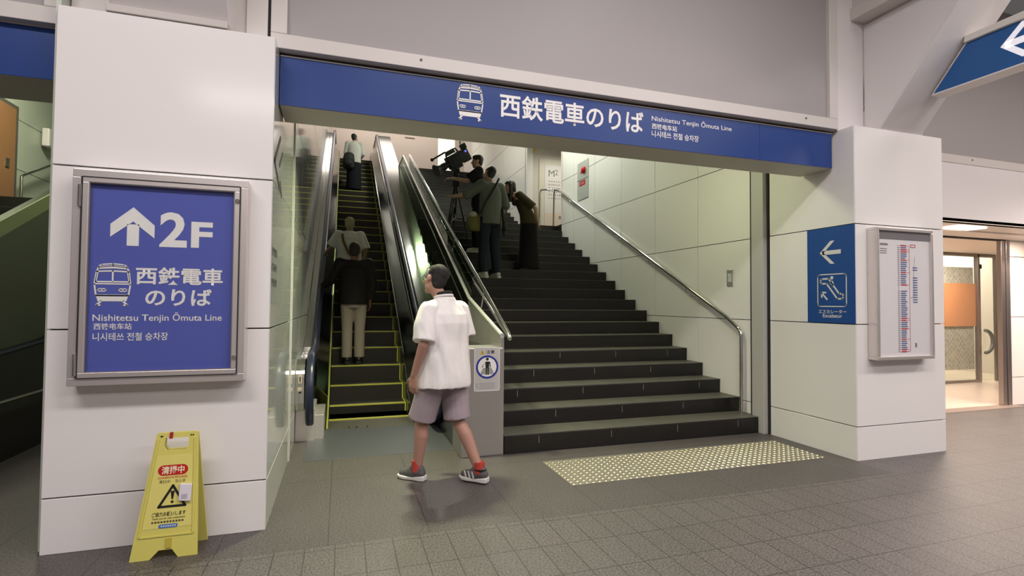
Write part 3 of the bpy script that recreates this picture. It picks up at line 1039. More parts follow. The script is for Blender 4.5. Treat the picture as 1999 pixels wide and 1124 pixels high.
# timetable / stop list in a steel case on the east pillar
mc = thing('route_board', 'steel framed white board of red and blue station names on the pillar', 'notice board', (5.02, 3.6, .92))
frame(MB(), 4.655, 5.395, .925, 2.150, .03, 3.50, 3.598).build('case_body', STEEL, mc, bevel=.004)
MB().box(4.68, 5.37, 3.522, 3.532, .95, 2.13).build('board', mat('board_paper', (.80, .76, .78), .4), mc)
MB().box(4.685, 5.365, 3.518, 3.523, 2.045, 2.125).build('header_band', mat('header_grey', (.20, .19, .20), .4), mc)
MB().box(4.672, 4.70, 3.512, 3.53, .95, 2.13).build('inner_side', mat('inner_grey', (.22, .22, .24), .35, .5), mc)
pb = Plane2((4.685, 3.522, .95), (1, 0, 0), (0, 0, 1))
rnd = random.Random(5)
REDP, BLUEP, GREYP = mat('red_print', (.50, .03, .06), .5), mat('blue_print', (.12, .16, .34), .5), mat('print_grey3', (.25, .23, .25), .5)
red, blu, gry = [], [], []
for i in range(52):
    z = 1.035 - i * .0195
    rr = i in (0, 2, 3, 7, 13, 19, 35, 36, 40, 45, 50, 51)
    x0, w = .298, .07 + rnd.uniform(-.01, .012)
    if i in (20, 21):
        continue
    b = [(x0, z), (x0 + w, z), (x0 + w, z + .0115), (x0, z + .0115)]
    (red if rr else blu).append(b)
    if rr:
        red.append([(x0 + w, z + .004), (x0 + .115, z + .004), (x0 + .115, z + .007), (x0 + w, z + .007)])
    gry.append([(.275, z + .003), (.287, z + .003), (.287, z + .009), (.275, z + .009)])
    gry.append([(.255, z + .004), (.266, z + .004), (.266, z + .008), (.255, z + .008)])
for i in range(13):
    z = .83 - i * .023 - (.05 if i > 1 else 0)
    blu.append([(.455, z), (.515, z), (.515, z + .011), (.455, z + .011)])
red += stroke([(.412, 1.04), (.412, .05)], .003) + stroke([(.43, 1.028), (.49, 1.028), (.49, 1.052), (.43, 1.052)], .006, True)
gry += stroke([(.485, .94), (.470, .84), (.470, .56), (.412, .545)], .003) + stroke([(.268, 1.03), (.268, .04)], .003)
gry += [[(.035, 1.035), (.135, 1.035), (.135, 1.055), (.035, 1.055)]] + [[(.035, 1.0 - .02 * i), (.12, 1.0 - .02 * i), (.12, 1.008 - .02 * i), (.035, 1.008 - .02 * i)] for i in range(3)] + [[(.475, .085), (.50, .085), (.50, .125), (.475, .125)]]
flat(pb, red, 'red_names', REDP, mc, .0015)
flat(pb, blu, 'blue_names', BLUEP, mc, .0015)
flat(pb, gry, 'grey_print', GREYP, mc, .0015)
MB().box(4.685, 5.365, 3.508, 3.510, .955, 2.12).build('case_glass', GLASS, mc)

# hanging arrow sign over the hall
hs = thing('hanging_sign', 'slanted blue hanging sign with a white arrow by the leaning white strut', 'sign', (5.2, 2.6, 3.39))
MB().prism([(3.36, 3.392), (3.085, 3.742), (1.2, 3.742), (1.2, 3.392)], 'x', 5.20, 5.34).build('sign_body', mat('sign_blue2', (.022, .105, .31), .35), hs)
MB().prism([(3.085, 3.742), (3.075, 3.80), (1.2, 3.80), (1.2, 3.742)], 'x', 5.17, 5.37).build('top_rail', mat('ledge_paint2', (.66, .63, .58), .5), hs, bevel=.003)
MB().prism([(3.372, 3.380), (3.36, 3.392), (1.2, 3.392), (1.2, 3.380)], 'x', 5.192, 5.35).prism([(3.372, 3.380), (3.085, 3.742), (3.075, 3.742), (3.354, 3.392)], 'x', 5.192, 5.35).build('edge_strip', PAINT, hs)
ph = Plane2((5.1995, 0, 0), (0, -1, 0), (0, 0, 1))
AW = mat('arrow_white', (.86, .86, .90), .4, emit=((.9, .9, 1.0), .35))
flat(ph, [[(-2.832, 3.588), (-2.77, 3.588), (-2.62, 3.735), (-2.685, 3.735)], [(-2.832, 3.588), (-2.685, 3.445), (-2.62, 3.445), (-2.77, 3.588)], [(-2.80, 3.560), (-2.80, 3.616), (-2.45, 3.616), (-2.45, 3.560)]], 'arrow', AW, hs, .001)
for yy in (1.8, 2.45):
    MB().cyl((5.27, yy, 3.8), (5.27, yy, 5.12), .02).build('hanger_rod', PAINT, hs, smooth=True)

# large letters on the glossy side of the sign pillar
pg = Plane2((XL + .0015, 0, 0), (0, 1, 0), (0, 0, 1))
wl = thing('wall_lettering', 'black brush lettering on the glossy narrow side of the sign pillar', 'lettering', (XL, 4.2, 2.3))
flat(pg, stroke([(3.98, 2.57), (3.66, 2.33), (3.97, 2.20)], .035) + stroke([(4.13, 2.50), (3.93, 2.36)], .03) + stroke([(3.98, 2.26), (4.10, 2.17)], .03), 'stroke', BLACK, wl, .0008)
rnd = random.Random(9)
po = []
for r_ in range(3):
    for k in range(5):
        y, z = 3.64 + .055 * k, 1.77 - r_ * .10
        po += stroke([(y, z), (y + rnd.uniform(.01, .035), z - .055)], .012) + stroke([(y + .005, z - rnd.uniform(.01, .04)), (y + .04, z - rnd.uniform(.01, .05))], .01)
flat(pg, po, 'small_strokes', mat('print_grey4', (.12, .12, .12), .5), wl, .0008)

# ------------------------------------------------------------------ folding cleaning sign
SIGY = mat('yellow_plastic', (.60, .55, .13), .4)
SIGY2 = mat('yellow_plastic_inner', (.66, .60, .17), .4)
ws = thing('floor_sign', 'yellow folding cleaning sign standing on the paving before the poster pillar', 'floor sign', (-.9, 3.42, 0))


def aframe(name, ybot, ytop, ztop, hole, t, wb, wt, xc0, xc1):
    """one leaf: outline in (x, s), s along the slope"""
    L = math.hypot(ytop - ybot, ztop)
    o = Vector((0, ybot, 0))
    v = Vector((0, ytop - ybot, ztop)).normalized()
    pl = Plane2(o, (1, 0, 0), v)
    def X(s, k):     # k -1..1
        f = s / L
        return (xc0 + (xc1 - xc0) * f) + k * (wb + (wt - wb) * f) / 2
    bm = bmesh.new()
    out = [(X(0, -1), 0), (X(0, -.42), 0), (X(.045, -.18), .045), (X(.045, .22), .045), (X(0, .42), 0), (X(0, 1), 0), (X(L, 1), L - .004), (X(L, .9), L), (X(L, -.9), L), (X(L, -1), L - .004)]
    hol = [(X(L - .03, -.55), L - .028), (X(L - .03, .55), L - .028), (X(L - .075, .55), L - .075), (X(L - .095, .42), L - .095), (X(L - .095, -.42), L - .095), (X(L - .075, -.55), L - .075)]
    def loop(pts):
        vs = [bm.verts.new(pl.p(x, s, 0)) for x, s in pts]
        return [bm.edges.new((vs[i], vs[(i + 1) % len(vs)])) for i in range(len(vs))]
    es_ = loop(out) + (loop(hol) if hole else [])
    bmesh.ops.triangle_fill(bm, use_beauty=True, edges=es_)
    me = bpy.data.meshes.new(name)
    bmesh.ops.recalc_face_normals(bm, faces=bm.faces)
    bm.to_mesh(me)
    bm.free()
    me.materials.append(SIGY)
    o_ = bpy.data.objects.new(name, me)
    COL.objects.link(o_)
    setp(o_, ws)
    m = o_.modifiers.new('t', 'SOLIDIFY')
    m.thickness = t
    m.offset = 0
    return pl, L, X, o_


pf, LF, XF, leaf = aframe('front_leaf', 3.372, 3.452, .668, True, .014, .325, .205, -.905, -.872)
aframe('rear_leaf', 3.562, 3.460, .668, True, .014, .325, .205, -.895, -.872)
pf = Plane2(pf.o + pf.n * .0072, pf.u, pf.v)
flat(pf, [[(XF(.16, -.80), .16), (XF(.16, .80), .16), (XF(.55, .78), .55), (XF(.55, -.78), .55)]], 'label_field', SIGY2, ws, .0012)
for k in (-.86, .86):
    flat(pf, stroke([(XF(.12, k), .12), (XF(.64, k), .64)], .010), 'rib', SIGY, ws, .004, .004)
flat(pf, stroke([(XF(.12, -.86), .12), (XF(.12, .86), .12)], .008), 'rib', SIGY, ws, .004, .004)
cxm = -.884
flat(pf, [rrect(cxm - .074, cxm + .074, .440, .496, .028, 6)], 'red_badge', mat('badge_red', (.45, .015, .015), .4), ws, .002)
text(pf, '清掃中', cxm - .056, cxm + .056, .447, .490, 'lettering', mat('badge_print', (.80, .66, .45), .5), ws, .025, .003)
text(pf, 'CLEANING IN PROGRESS', cxm - .072, cxm + .072, .423, .434, 'lettering', mat('badge_red', (.45, .015, .015), .4), ws, .01, .002)
text(pf, '清扫中    청소중', cxm - .066, cxm + .064, .398, .416, 'lettering', mat('brown_print', (.10, .08, .03), .5), ws, .0, .002)
flat(pf, stroke([(cxm - .060, .273), (cxm + .068, .273), (cxm + .004, .383)], .013, True), 'triangle', BLACK, ws, .002)
flat(pf, [[(cxm - .006, .355), (cxm + .014, .355), (cxm + .008, .310), (cxm, .310)], circ(cxm + .004, .296, .0075, 14)], 'mark', BLACK, ws, .002)
text(pf, 'ご協力お願いします', cxm - .090, cxm + .074, .222, .246, 'lettering', BLACK, ws, .02, .002)
text(pf, 'Thank you for your cooperation', cxm - .088, cxm + .072, .204, .217, 'lettering', BLACK, ws, .01, .002)
flat(pf, [[(cxm - .09 + .0145 * i, .188), (cxm - .080 + .0145 * i, .188), (cxm - .080 + .0145 * i, .198), (cxm - .09 + .0145 * i, .198)] for i in range(11)], 'fine_print', mat('brown_print', (.10, .08, .03), .5), ws, .002)
flat(pf, [rrect(cxm - .055, cxm + .038, .160, .180, .008, 4)], 'blue_badge', mat('badge_blue', (.06, .16, .42), .4), ws, .002)
flat(pf, [[(cxm - .045 + .011 * i, .166), (cxm - .038 + .011 * i, .166), (cxm - .036 + .011 * i, .174), (cxm - .043 + .011 * i, .174)] for i in range(7)], 'badge_print', mat('badge_pale', (.55, .58, .66), .4), ws, .003)
flat(pf, [[(cxm - .014, .055), (cxm + .012, .055), (cxm + .012, .105), (cxm - .014, .105)]], 'catch', mat('catch_shadow', (.46, .38, .05), .5), ws, .006, .006)
flat(pf, [[(XF(.655, -.38), .640), (XF(.655, -.22), .640), (XF(.655, -.20), .676), (XF(.655, -.36), .676)]], 'red_tape', mat('tape_red', (.35, .01, .03), .5), ws, .004, .004)
flat(pf, [circ(XF(.65, s), .655, .004, 10) for s in (-.76, -.70, .66, .76)], 'rivet', BLACK, ws, .002)
mb = MB()
a = pf.p(cxm + .036, .296, .004)
mbp = [pf.p(x, y, h) for h in (.001, .016) for x, y in ((cxm + .036, .300), (cxm + .096, .292), (cxm + .100, .386), (cxm + .040, .392))]
mb.add(mbp, [(0, 3, 2, 1), (4, 5, 6, 7), (0, 1, 5, 4), (1, 2, 6, 5), (2, 3, 7, 6), (3, 0, 4, 7)]).build('white_box', mat('tag_white', (.66, .63, .68), .35), ws, bevel=.004)
flat(Plane2(pf.o + pf.n * .016, pf.u, pf.v), [[(cxm + .05, .31), (cxm + .08, .31), (cxm + .08, .335), (cxm + .05, .335)]], 'box_print', mat('tag_grey', (.42, .40, .44), .5), ws, .001)

# ------------------------------------------------------------------ tactile paving
tp_ = thing('tactile_paving', 'patch of studded steel tactile paving on the floor before the stairs', 'tactile paving', (3.0, 4.1, 0))
MB().box(1.735, 4.325, 3.765, 4.40, 0, .004).build('paving_base', mat('tactile_base', (.20, .18, .15), .6, bump=(120, .2, (1, 1, 1))), tp_)
mb = MB()
sp = .0565
for i in range(46):
    for j in range(11):
        x, y = 1.76 + sp * i, 3.79 + sp * j
        mb.add([(x + .018 * math.cos(2 * PI * k / 8), y + .018 * math.sin(2 * PI * k / 8), .004) for k in range(8)] + [(x + .013 * math.cos(2 * PI * k / 8), y + .013 * math.sin(2 * PI * k / 8), .010) for k in range(8)],
               [tuple(range(8, 16))] + [(k, (k + 1) % 8, 8 + (k + 1) % 8, 8 + k) for k in range(8)])
o = mb.build('studs', mat('stud_brass', (.38, .34, .22), .3, .75), tp_)
o['kind'] = 'stuff'

# ------------------------------------------------------------------ lit entrance beyond the east pillar
WARM = mat('warm_white_panel', (.80, .73, .67), .2)
WFLOOR = mat('cream_stone_floor', (.72, .62, .52), .25, vary=(3, .08, (1, 1, 1)))
struct(panels('wall_lintel', 'y', 4.2, -1, [5.7, 13.3], [2.42, 3.116], PAINT))
struct(MB().box(5.7, 13.3, 4.2, 4.62, 2.42, 2.46).box(5.7, 13.3, 4.62, 5.02, 2.40, 2.46).build('ceiling_soffit', mat('soffit_cream', (.88, .79, .72), .5)))
for i, x in enumerate((7.4, 9.2)):
    dl = tag(MB().box(x - .25, x + .25, 4.34, 4.56, 2.400, 2.422).build('downlight', mat('downlight_glow', (.9, .85, .8), .4, emit=((1.0, .86, .74), 3.0))),
             ('long recessed soffit lamp nearest the white pillar' if i == 0 else 'long recessed soffit lamp above the steel door jamb'), 'ceiling lamp', 'soffit lamps over the lit entrance')
struct(MB().box(5.7, 9.16, 4.98, 5.06, 2.385, 2.42).build('trim_door_head', DARK))
jb = struct(MB().box(9.085, 9.165, 4.985, 5.05, 0, 2.405).box(9.19, 9.275, 4.985, 5.05, 0, 2.405).build('door_2', mat('jamb_steel', (.40, .34, .31), .3, .9), bevel=.004))
MB().box(9.165, 9.19, 5.0, 5.045, 0, 2.405).build('jamb_gap', DARK, jb)
struct(panels('wall_entrance', 'y', 5.0, -1, [9.285, 10.4, 11.6, 13.3], [0, .40, 1.28, 2.16, 2.42], WARM))
struct(MB().box(5.72, 9.33, 4.86, 5.05, -.02, .006).build('trim_threshold', mat('threshold_dark', (.26, .20, .16), .5)))
struct(MB().box(5.72, 13.3, 5.05, 10.5, -.02, .003).build('floor_entrance', WFLOOR))
struct(MB().box(5.72, 13.3, 5.055, 6.7, 2.43, 2.50).build('ceiling_entrance', mat('soffit_cream', (.88, .79, .72), .5)))
struct(MB().box(5.72, 5.78, 4.63, 10.5, 0, 2.8).build('wall_entrance_side', WARM))
struct(MB().box(13.2, 13.3, 5.02, 10.5, 0, 2.8).build('wall_entrance_end', WARM))
struct(MB().box(5.72, 13.3, 10.4, 10.5, 0, 3.0).build('wall_shop_back', mat('shop_wall', (.62, .60, .46), .5)))
struct(MB().box(5.72, 13.3, 6.74, 10.5, 2.95, 3.0).build('ceiling_shop', mat('shop_ceiling', (.66, .62, .55), .5)))
# glass screen and door at the back of the lobby
gs = struct(MB().box(5.8, 13.2, 6.70, 6.74, 2.40, 2.75).build('window_1', mat('screen_head', (.50, .40, .32), .4)))
mb = MB()
for x in (8.2, 11.52, 12.06):
    mb.box(x - .028, x + .028, 6.68, 6.75, 0, 2.42)
mb.box(5.8, 13.2, 6.68, 6.75, 2.37, 2.42).box(5.8, 11.5, 6.68, 6.75, 0, .05)
mb.build('window_frame', mat('screen_steel', (.36, .32, .30), .3, .8), gs, bevel=.003)
MB().box(8.23, 11.49, 6.705, 6.715, .05, 2.385).box(12.09, 13.2, 6.705, 6.715, .05, 2.385).build('window_pane', GLASS, gs)
cu = tag(MB().box(8.23, 11.49, 6.76, 6.775, .24, 2.17).build('patterned_screen', None or mat('lattice_film', (.36, .38, .33), .4)), 'grey green lattice patterned film behind the lobby glass', 'screen film')
nt = cu.data.materials[0].node_tree
vo = nt.nodes.new('ShaderNodeTexVoronoi')
vo.inputs['Scale'].default_value = 14
vo.inputs['Randomness'].default_value = .35
mp = nt.nodes.new('ShaderNodeMapping')
mp.inputs['Rotation'].default_value = (0, R(45), 0)
tcn = nt.nodes.new('ShaderNodeTexCoord')
cr = nt.nodes.new('ShaderNodeValToRGB')
cr.color_ramp.elements[0].color = (.30, .33, .29, 1)
cr.color_ramp.elements[1].color = (.74, .74, .62, 1)
cr.color_ramp.elements[0].position = .1
cr.color_ramp.elements[1].position = .7
nt.links.new(tcn.outputs['Object'], mp.inputs['Vector'])
nt.links.new(mp.outputs['Vector'], vo.inputs['Vector'])
nt.links.new(vo.outputs['Distance'], cr.inputs['Fac'])
nt.links.new(cr.outputs['Color'], nt.nodes['Principled BSDF'].inputs['Base Color'])
tag(MB().box(9.3, 11.49, 6.725, 6.74, 1.055, 1.862).build('orange_panel', mat('orange_print', (.92, .44, .20), .5)), 'plain orange panel on the lobby glass between two patterned areas', 'panel')
gd = thing('glass_door', 'glass lobby door with a dark half ring handle beside the orange panel', 'door', (11.8, 6.70, 0))
MB().box(11.56, 12.02, 6.70, 6.712, .03, 2.38).build('pane', GLASS, gd)
MB().box(11.55, 11.575, 6.69, 6.73, .02, 2.2).box(12.005, 12.03, 6.69, 6.73, .02, 2.2).build('door_frame', mat('screen_steel', (.36, .32, .30), .3, .8), gd)
MB().tube([(11.60 + .21 * math.sin(PI * i / 14), 6.64, .555 + .21 * (1 - math.cos(PI * i / 14))) for i in range(15)], .032, 10).build('handle', mat('handle_dark', (.16, .17, .15), .35), gd, smooth=True)
MB().box(11.54, 11.585, 6.67, 6.70, 2.15, 2.23).build('closer', DARK, gd)
struct(panels('wall_shop', 'y', 9.4, -1, [13.3 - 1.6, 13.3, 14.6, 16.2, 18], [0, .80, 1.45, 2.1, 2.9], mat('shop_panel', (.80, .76, .62), .3)))

# ------------------------------------------------------------------ dim bay west of the sign pillar
LBW = mat('pale_green_wall', (.46, .50, .42), .3)
struct(panels('wall_west', 'x', -4.37, 1, [4.2, 6.2, 8.2, 10.0, 11.2, 13.0], [0, 1.25, 2.72, 3.25, 3.95, 5.4], LBW))
struct(MB().box(-4.4, -.5, 13.0, 13.1, 0, 5.5).build('wall_west_end', LBW))
struct(MB().box(-4.45, -.5, 4.2, 13.1, 5.3, 5.4).build('ceiling_west', mat('shaft_ceiling', (.62, .60, .54), .6)))
struct(MB().box(-1.60, -1.575, 3.66, 13, 0, 5.3).build('wall_west_inner', LBW))
struct(MB().box(-4.37, -2.86, 8.25, 13, 2.55, 2.72).build('floor_west_landing', GRANITE))
stw = thing('staircase', 'black stone stairs climbing to the landing in the dim bay', 'stairs', (-3.6, 4.0, 0))
k = 0
y, z = 3.95, .17
while z < 2.72:
    MB().box(-4.36, -2.87, y, y + .32, z - .18, z).build('step', GRANITE, stw, bevel=.006)
    y += .2867
    z += .17
wd = struct(MB().box(-4.37, -4.325, 7.75, 9.02, 2.72, 4.10).build('door_3', mat('door_frame_dark', (.10, .09, .08), .5)))
MB().box(-4.345, -4.31, 7.80, 8.94, 2.73, 4.04).build('door_leaf', mat('brown_wood_door', (.30, .15, .07), .35, vary=(3, .25, (6, 1, .4))), wd, bevel=.004)
MB().box(-4.312, -4.30, 8.72, 8.80, 3.20, 3.32).build('door_plate', CHROME, wd)
ap = thing('wall_device', 'small white boxed device on the pale wall above the thin handrail', 'device', (-4.35, 9.75, 3.7))
MB().box(-4.35, -4.25, 9.66, 9.86, 3.74, 4.02).build('housing', PAINT, ap, bevel=.02)
MB().ball((-4.24, 9.9, 3.88), (.05, .06, .07)).build('sensor', mat('device_grey', (.4, .42, .40), .4), ap, smooth=True)
lh = thing('handrail', 'thin steel handrail with one post by the brown door', 'handrail', (-4.26, 9.0, 2.72))
MB().tube([(-4.26, 9.0, 2.72), (-4.26, 9.0, 3.12), (-4.26, 9.03, 3.15), (-4.26, 10.0, 3.58), (-4.26, 12.8, 4.9)], .018, 10).build('rail', CHROME, lh, smooth=True)
pw = thing('side_partition', 'olive glass partition with a sloping pale edge over a black lower panel', 'partition', (-2.8, 4.6, 0))
OLIVE = mat('olive_glass', (.060, .070, .042), .08, spec=.7)


def ltop(y):
    return 2.096 + .492 * (y - 5.624)


MB().prism([(4.4, .93), (4.4, ltop(4.4)), (9.5, ltop(9.5)), (9.5, 1.4), (6.6, 1.02)], 'x', -2.86, -2.80).build('glass_panel', OLIVE, pw)
MB().prism([(4.4, ltop(4.4) - .14), (4.4, ltop(4.4)), (9.5, ltop(9.5)), (9.5, ltop(9.5) - .14)], 'x', -2.80, -2.785).build('pale_edge', mat('olive_edge', (.32, .36, .18), .3), pw)
MB().prism([(4.4, 0), (4.4, .93), (6.6, 1.02), (9.5, 1.4), (9.5, 0)], 'x', -2.85, -2.79).build('black_panel', mat('black_gloss', (.012, .010, .010), .08), pw)
MB().tube([(-2.78, 4.3, .86), (-2.78, 5.0, .90), (-2.78, 5.7, .955), (-2.78, 6.3, 1.01), (-2.78, 6.6, 1.07), (-2.78, 9.4, 2.2)], .024, 10).build('hand_belt', RUBBER, pw, smooth=True)
MB().box(-2.79, -2.775, 4.4, 7.2, .52, .535).build('steel_bead', STEEL, pw)


# ------------------------------------------------------------------ people
def loft(mb, rings, seg=20):
    """closed tube through horizontal ellipses (x, y, z, rx, ry[, yaw])"""
    n = len(rings)
    vs = []
    for r_ in rings:
        x, y, z, rx_, ry_ = r_[:5]
        yw = r_[5] if len(r_) > 5 else 0
        for k in range(seg):
            a = 2 * PI * k / seg
            px, py = rx_ * math.cos(a), ry_ * math.sin(a)
            vs.append((x + px * math.cos(yw) - py * math.sin(yw), y + px * math.sin(yw) + py * math.cos(yw), z))
    fs = [(i * seg + k, i * seg + (k + 1) % seg, (i + 1) * seg + (k + 1) % seg, (i + 1) * seg + k) for i in range(n - 1) for k in range(seg)]
    fs += [tuple(range(seg))[::-1], tuple((n - 1) * seg + k for k in range(seg))]
    return mb.add(vs, fs)


def cap(mb, p, q, r0, r1, seg=14):
    """tapered capsule"""
    p, q = Vector(p), Vector(q)
    d = (q - p)
    l = d.length
    if l < 1e-5:
        return mb.ball(p, r0)
    M = d.normalized().to_track_quat('Z', 'Y').to_matrix()
    rings = []
    for i in range(1, 6):
        a = PI / 2 * i / 5
        rings.append((-r0 * math.cos(a), r0 * math.sin(a)))
    for i in range(0, 5):
        a = PI / 2 * i / 5
        rings.append((l + r1 * math.sin(a), r1 * math.cos(a)))
    vs = [p + M @ Vector((0, 0, -r0))]
    for z, r_ in rings:
        for k in range(seg):
            a = 2 * PI * k / seg
            vs.append(p + M @ Vector((r_ * math.cos(a), r_ * math.sin(a), z)))
    vs.append(p + M @ Vector((0, 0, l + r1)))
    fs = [(0, 1 + (k + 1) % seg, 1 + k) for k in range(seg)]
    for i in range(len(rings) - 1):
        for k in range(seg):
            k2 = (k + 1) % seg
            fs.append((1 + i * seg + k, 1 + i * seg + k2, 1 + (i + 1) * seg + k2, 1 + (i + 1) * seg + k))
    b0 = 1 + (len(rings) - 1) * seg
    fs += [(b0 + k, b0 + (k + 1) % seg, len(vs) - 1) for k in range(seg)]
    return mb.add(vs, fs)


def fuse(mb, name, material, parent, voxel=.008, it=3, local=True):
    """one continuous skin over everything collected in mb"""
    o = mb.build('fuse_tmp', material)
    m = o.modifiers.new('r', 'REMESH')
    m.mode = 'VOXEL'
    m.voxel_size = voxel
    m.use_smooth_shade = True
    if it:
        s = o.modifiers.new('s', 'SMOOTH')
        s.factor = .5
        s.iterations = it
    dg = bpy.context.evaluated_depsgraph_get()
    dg.update()
    me = bpy.data.meshes.new_from_object(o.evaluated_get(dg))
    old = o.data
    bpy.data.objects.remove(o)
    bpy.data.meshes.remove(old)
    me.name = name
    me.materials.clear()
    me.materials.append(material)
    me.polygons.foreach_set('use_smooth', [True] * len(me.polygons))
    r_ = bpy.data.objects.new(name, me)
    COL.objects.link(r_)
    setp(r_, parent, local)
    return r_


def hand(mb, w, d, n, side, curl=.6, s=1.0):
    """palm, four jointed fingers and a thumb; w wrist, d towards the fingers, n out of the back of the hand, side +1/-1 = thumb side along d x n"""
    w, d, n = Vector(w), Vector(d).normalized(), Vector(n)
    n = (n - d * n.dot(d)).normalized()
    t = d.cross(n) * side
    for k, off in enumerate((-.027, -.009, .009, .027)):
        cap(mb, w + t * off * .6 * s, w + d * .085 * s + t * off * s, .016 * s, .013 * s, 10)
    lens = (.060, .072, .078, .070)
    for k, off in enumerate((-.029, -.0095, .0095, .029)):
        p = w + d * .088 * s + t * off * s
        a = .25 * curl
        L = lens[k] * s
        for j, fr_ in enumerate((.45, .32, .27)):
            a += curl * (.45 if j == 0 else .75)
            dd = d * math.cos(a) - n * math.sin(a)
            q = p + dd * L * fr_
            cap(mb, p, q, (.0092 - .0008 * j) * s, (.0085 - .0009 * j) * s, 8)
            p = q
    p = w + d * .022 * s + t * .026 * s
    q = p + (t * .75 + d * .62 - n * .25).normalized() * .040 * s
    cap(mb, p, q, .014 * s, .011 * s, 9)
    cap(mb, q, q + (t * .25 + d * .9 - n * .3).normalized() * .036 * s, .0105 * s, .0085 * s, 9)


def rotm(yaw=0, pitch=0, roll=0):
    return Euler((pitch, roll, yaw), 'XYZ').to_matrix()


def person(label, loc, face, J, sc=1.0, voxel=.009, skin=(.50, .29, .21), hs=.95, group=None, curl=(.5, .5)):
    """J: joints in the figure's own frame (x right, y forward, z up). returns root, joints, head matrix"""
    root = thing('person', label, 'person', loc, face, group)
    D = dict(pel=(0, 0, .92), waist=(0, .01, 1.06), chest=(0, 0, 1.26), neck=(0, -.02, 1.46), head=(0, .01, 1.60),
             shL=(-.185, -.01, 1.41), shR=(.185, -.01, 1.41), elL=(-.225, -.03, 1.13), elR=(.225, -.03, 1.13), wrL=(-.22, .05, .89), wrR=(.22, .05, .89),
             hipL=(-.09, 0, .90), hipR=(.09, 0, .90), knL=(-.095, .02, .49), knR=(.095, .02, .49), anL=(-.095, -.02, .09), anR=(.095, -.02, .09),
             ftL=.1, ftR=-.1, head_rot=(0, 0, 0), hdL=(0, .15, -1), hdR=(0, .15, -1), hnL=(-1, 0, 0), hnR=(1, 0, 0))
    D.update(J)
    for k in list(D):
        if k[:2] in ('pe', 'wa', 'ch', 'ne', 'sh', 'el', 'wr', 'hi', 'kn', 'an') or k == 'head':
            D[k] = Vector(D[k]) * sc
    sk = mat('skin_%d' % int(skin[0] * 1000), skin, .5, vary=(14, .10, (1, 1, 1)))
    mb = MB()
    s = sc
    pe, wa, ch_, ne = D['pel'], D['waist'], D['chest'], D['neck']
    loft(mb, [(pe.x, pe.y, pe.z - .09 * s, .13 * s, .10 * s), (pe.x, pe.y, pe.z, .155 * s, .115 * s), (wa.x, wa.y, wa.z, .135 * s, .10 * s), (ch_.x, ch_.y, ch_.z, .155 * s, .11 * s),
              (ne.x, ne.y, ne.z - .07 * s, .13 * s, .085 * s), (ne.x, ne.y, ne.z, .065 * s, .06 * s)])
    Hm = rotm(*D['head_rot'])
    hc = D['head']
    h = hs * s

    def H(x, y, z):
        return hc + Hm @ (Vector((x, y, z)) * h)
    cap(mb, ne - Vector((0, 0, .04 * s)), H(0, -.012, -.06), .056 * s, .052 * s)
    mb.ball(H(0, -.008, .028), (.074 * h, .094 * h, .096 * h), 20, 14, Hm)
    mb.ball(H(0, .024, -.035), (.060 * h, .066 * h, .088 * h), 18, 12, Hm)
    mb.ball(H(0, .058, -.100), .026 * h)
    for q in (-1, 1):
        mb.ball(H(q * .036, .018, -.080), .028 * h)
        mb.ball(H(q * .040, .060, -.035), .026 * h)
        mb.ball(H(q * .077, -.006, -.012), (.011 * h, .022 * h, .033 * h), 12, 8, Hm)
    cap(mb, H(0, .088, .012), H(0, .106, -.028), .010 * h, .014 * h, 10)
    mb.ball(H(0, .086, -.062), (.022 * h, .012 * h, .008 * h), 12, 8, Hm)
    mb.ball(H(0, .087, -.074), (.019 * h, .012 * h, .008 * h), 12, 8, Hm)
    for q, a, b, c, hd, hn, cu in ((-1, 'shL', 'elL', 'wrL', 'hdL', 'hnL', curl[0]), (1, 'shR', 'elR', 'wrR', 'hdR', 'hnR', curl[1])):
        cap(mb, D[a], D[b], .050 * s, .040 * s)
        cap(mb, D[b], D[c], .040 * s, .027 * s)
        cap(mb, Vector((ne.x, ne.y, ne.z - .055 * s)), D[a], .05 * s, .052 * s)
        d_, n_ = Vector(D[hd]).normalized(), Vector(D[hn])
        hand(mb, D[c] + d_ * .012, d_, n_, D.get('tsL' if q < 0 else 'tsR', -q), cu, s * .98)
    for a, b, c in (('hipL', 'knL', 'anL'), ('hipR', 'knR', 'anR')):
        cap(mb, D[a], D[b], .082 * s, .054 * s)
        m_ = D[b].lerp(D[c], .32) + (D[b] - D[c]).cross(Vector((1, 0, 0))).normalized() * (-.014 * s)
        if m_.y > D[b].lerp(D[c], .32).y:
            m_ = D[b].lerp(D[c], .32) - (m_ - D[b].lerp(D[c], .32))
        cap(mb, D[b], m_, .052 * s, .056 * s)
        cap(mb, m_, D[c], .056 * s, .036 * s)
        cap(mb, D[c], D[c] + Vector((0, 0, -.04 * s)), .036 * s, .034 * s)
    body = fuse(mb, 'body', sk, root, voxel, 3)
    ey = MB()
    for q in (-1, 1):
        ey.ball(H(q * .030, .076, .004), (.013 * h, .008 * h, .008 * h), 10, 8, Hm)
    ey.build('eyes', mat('eye_dark', (.02, .016, .014), .25), root, smooth=True, local=True)
    eb = MB()
    for q in (-1, 1):
        cap(eb, H(q * .014, .086, .022), H(q * .046, .072, .026), .0045 * h, .0035 * h, 6)
    eb.build('eyebrows', mat('hair_black', (.012, .010, .010), .5), root, smooth=True, local=True)
    return root, D, H, Hm, h, s


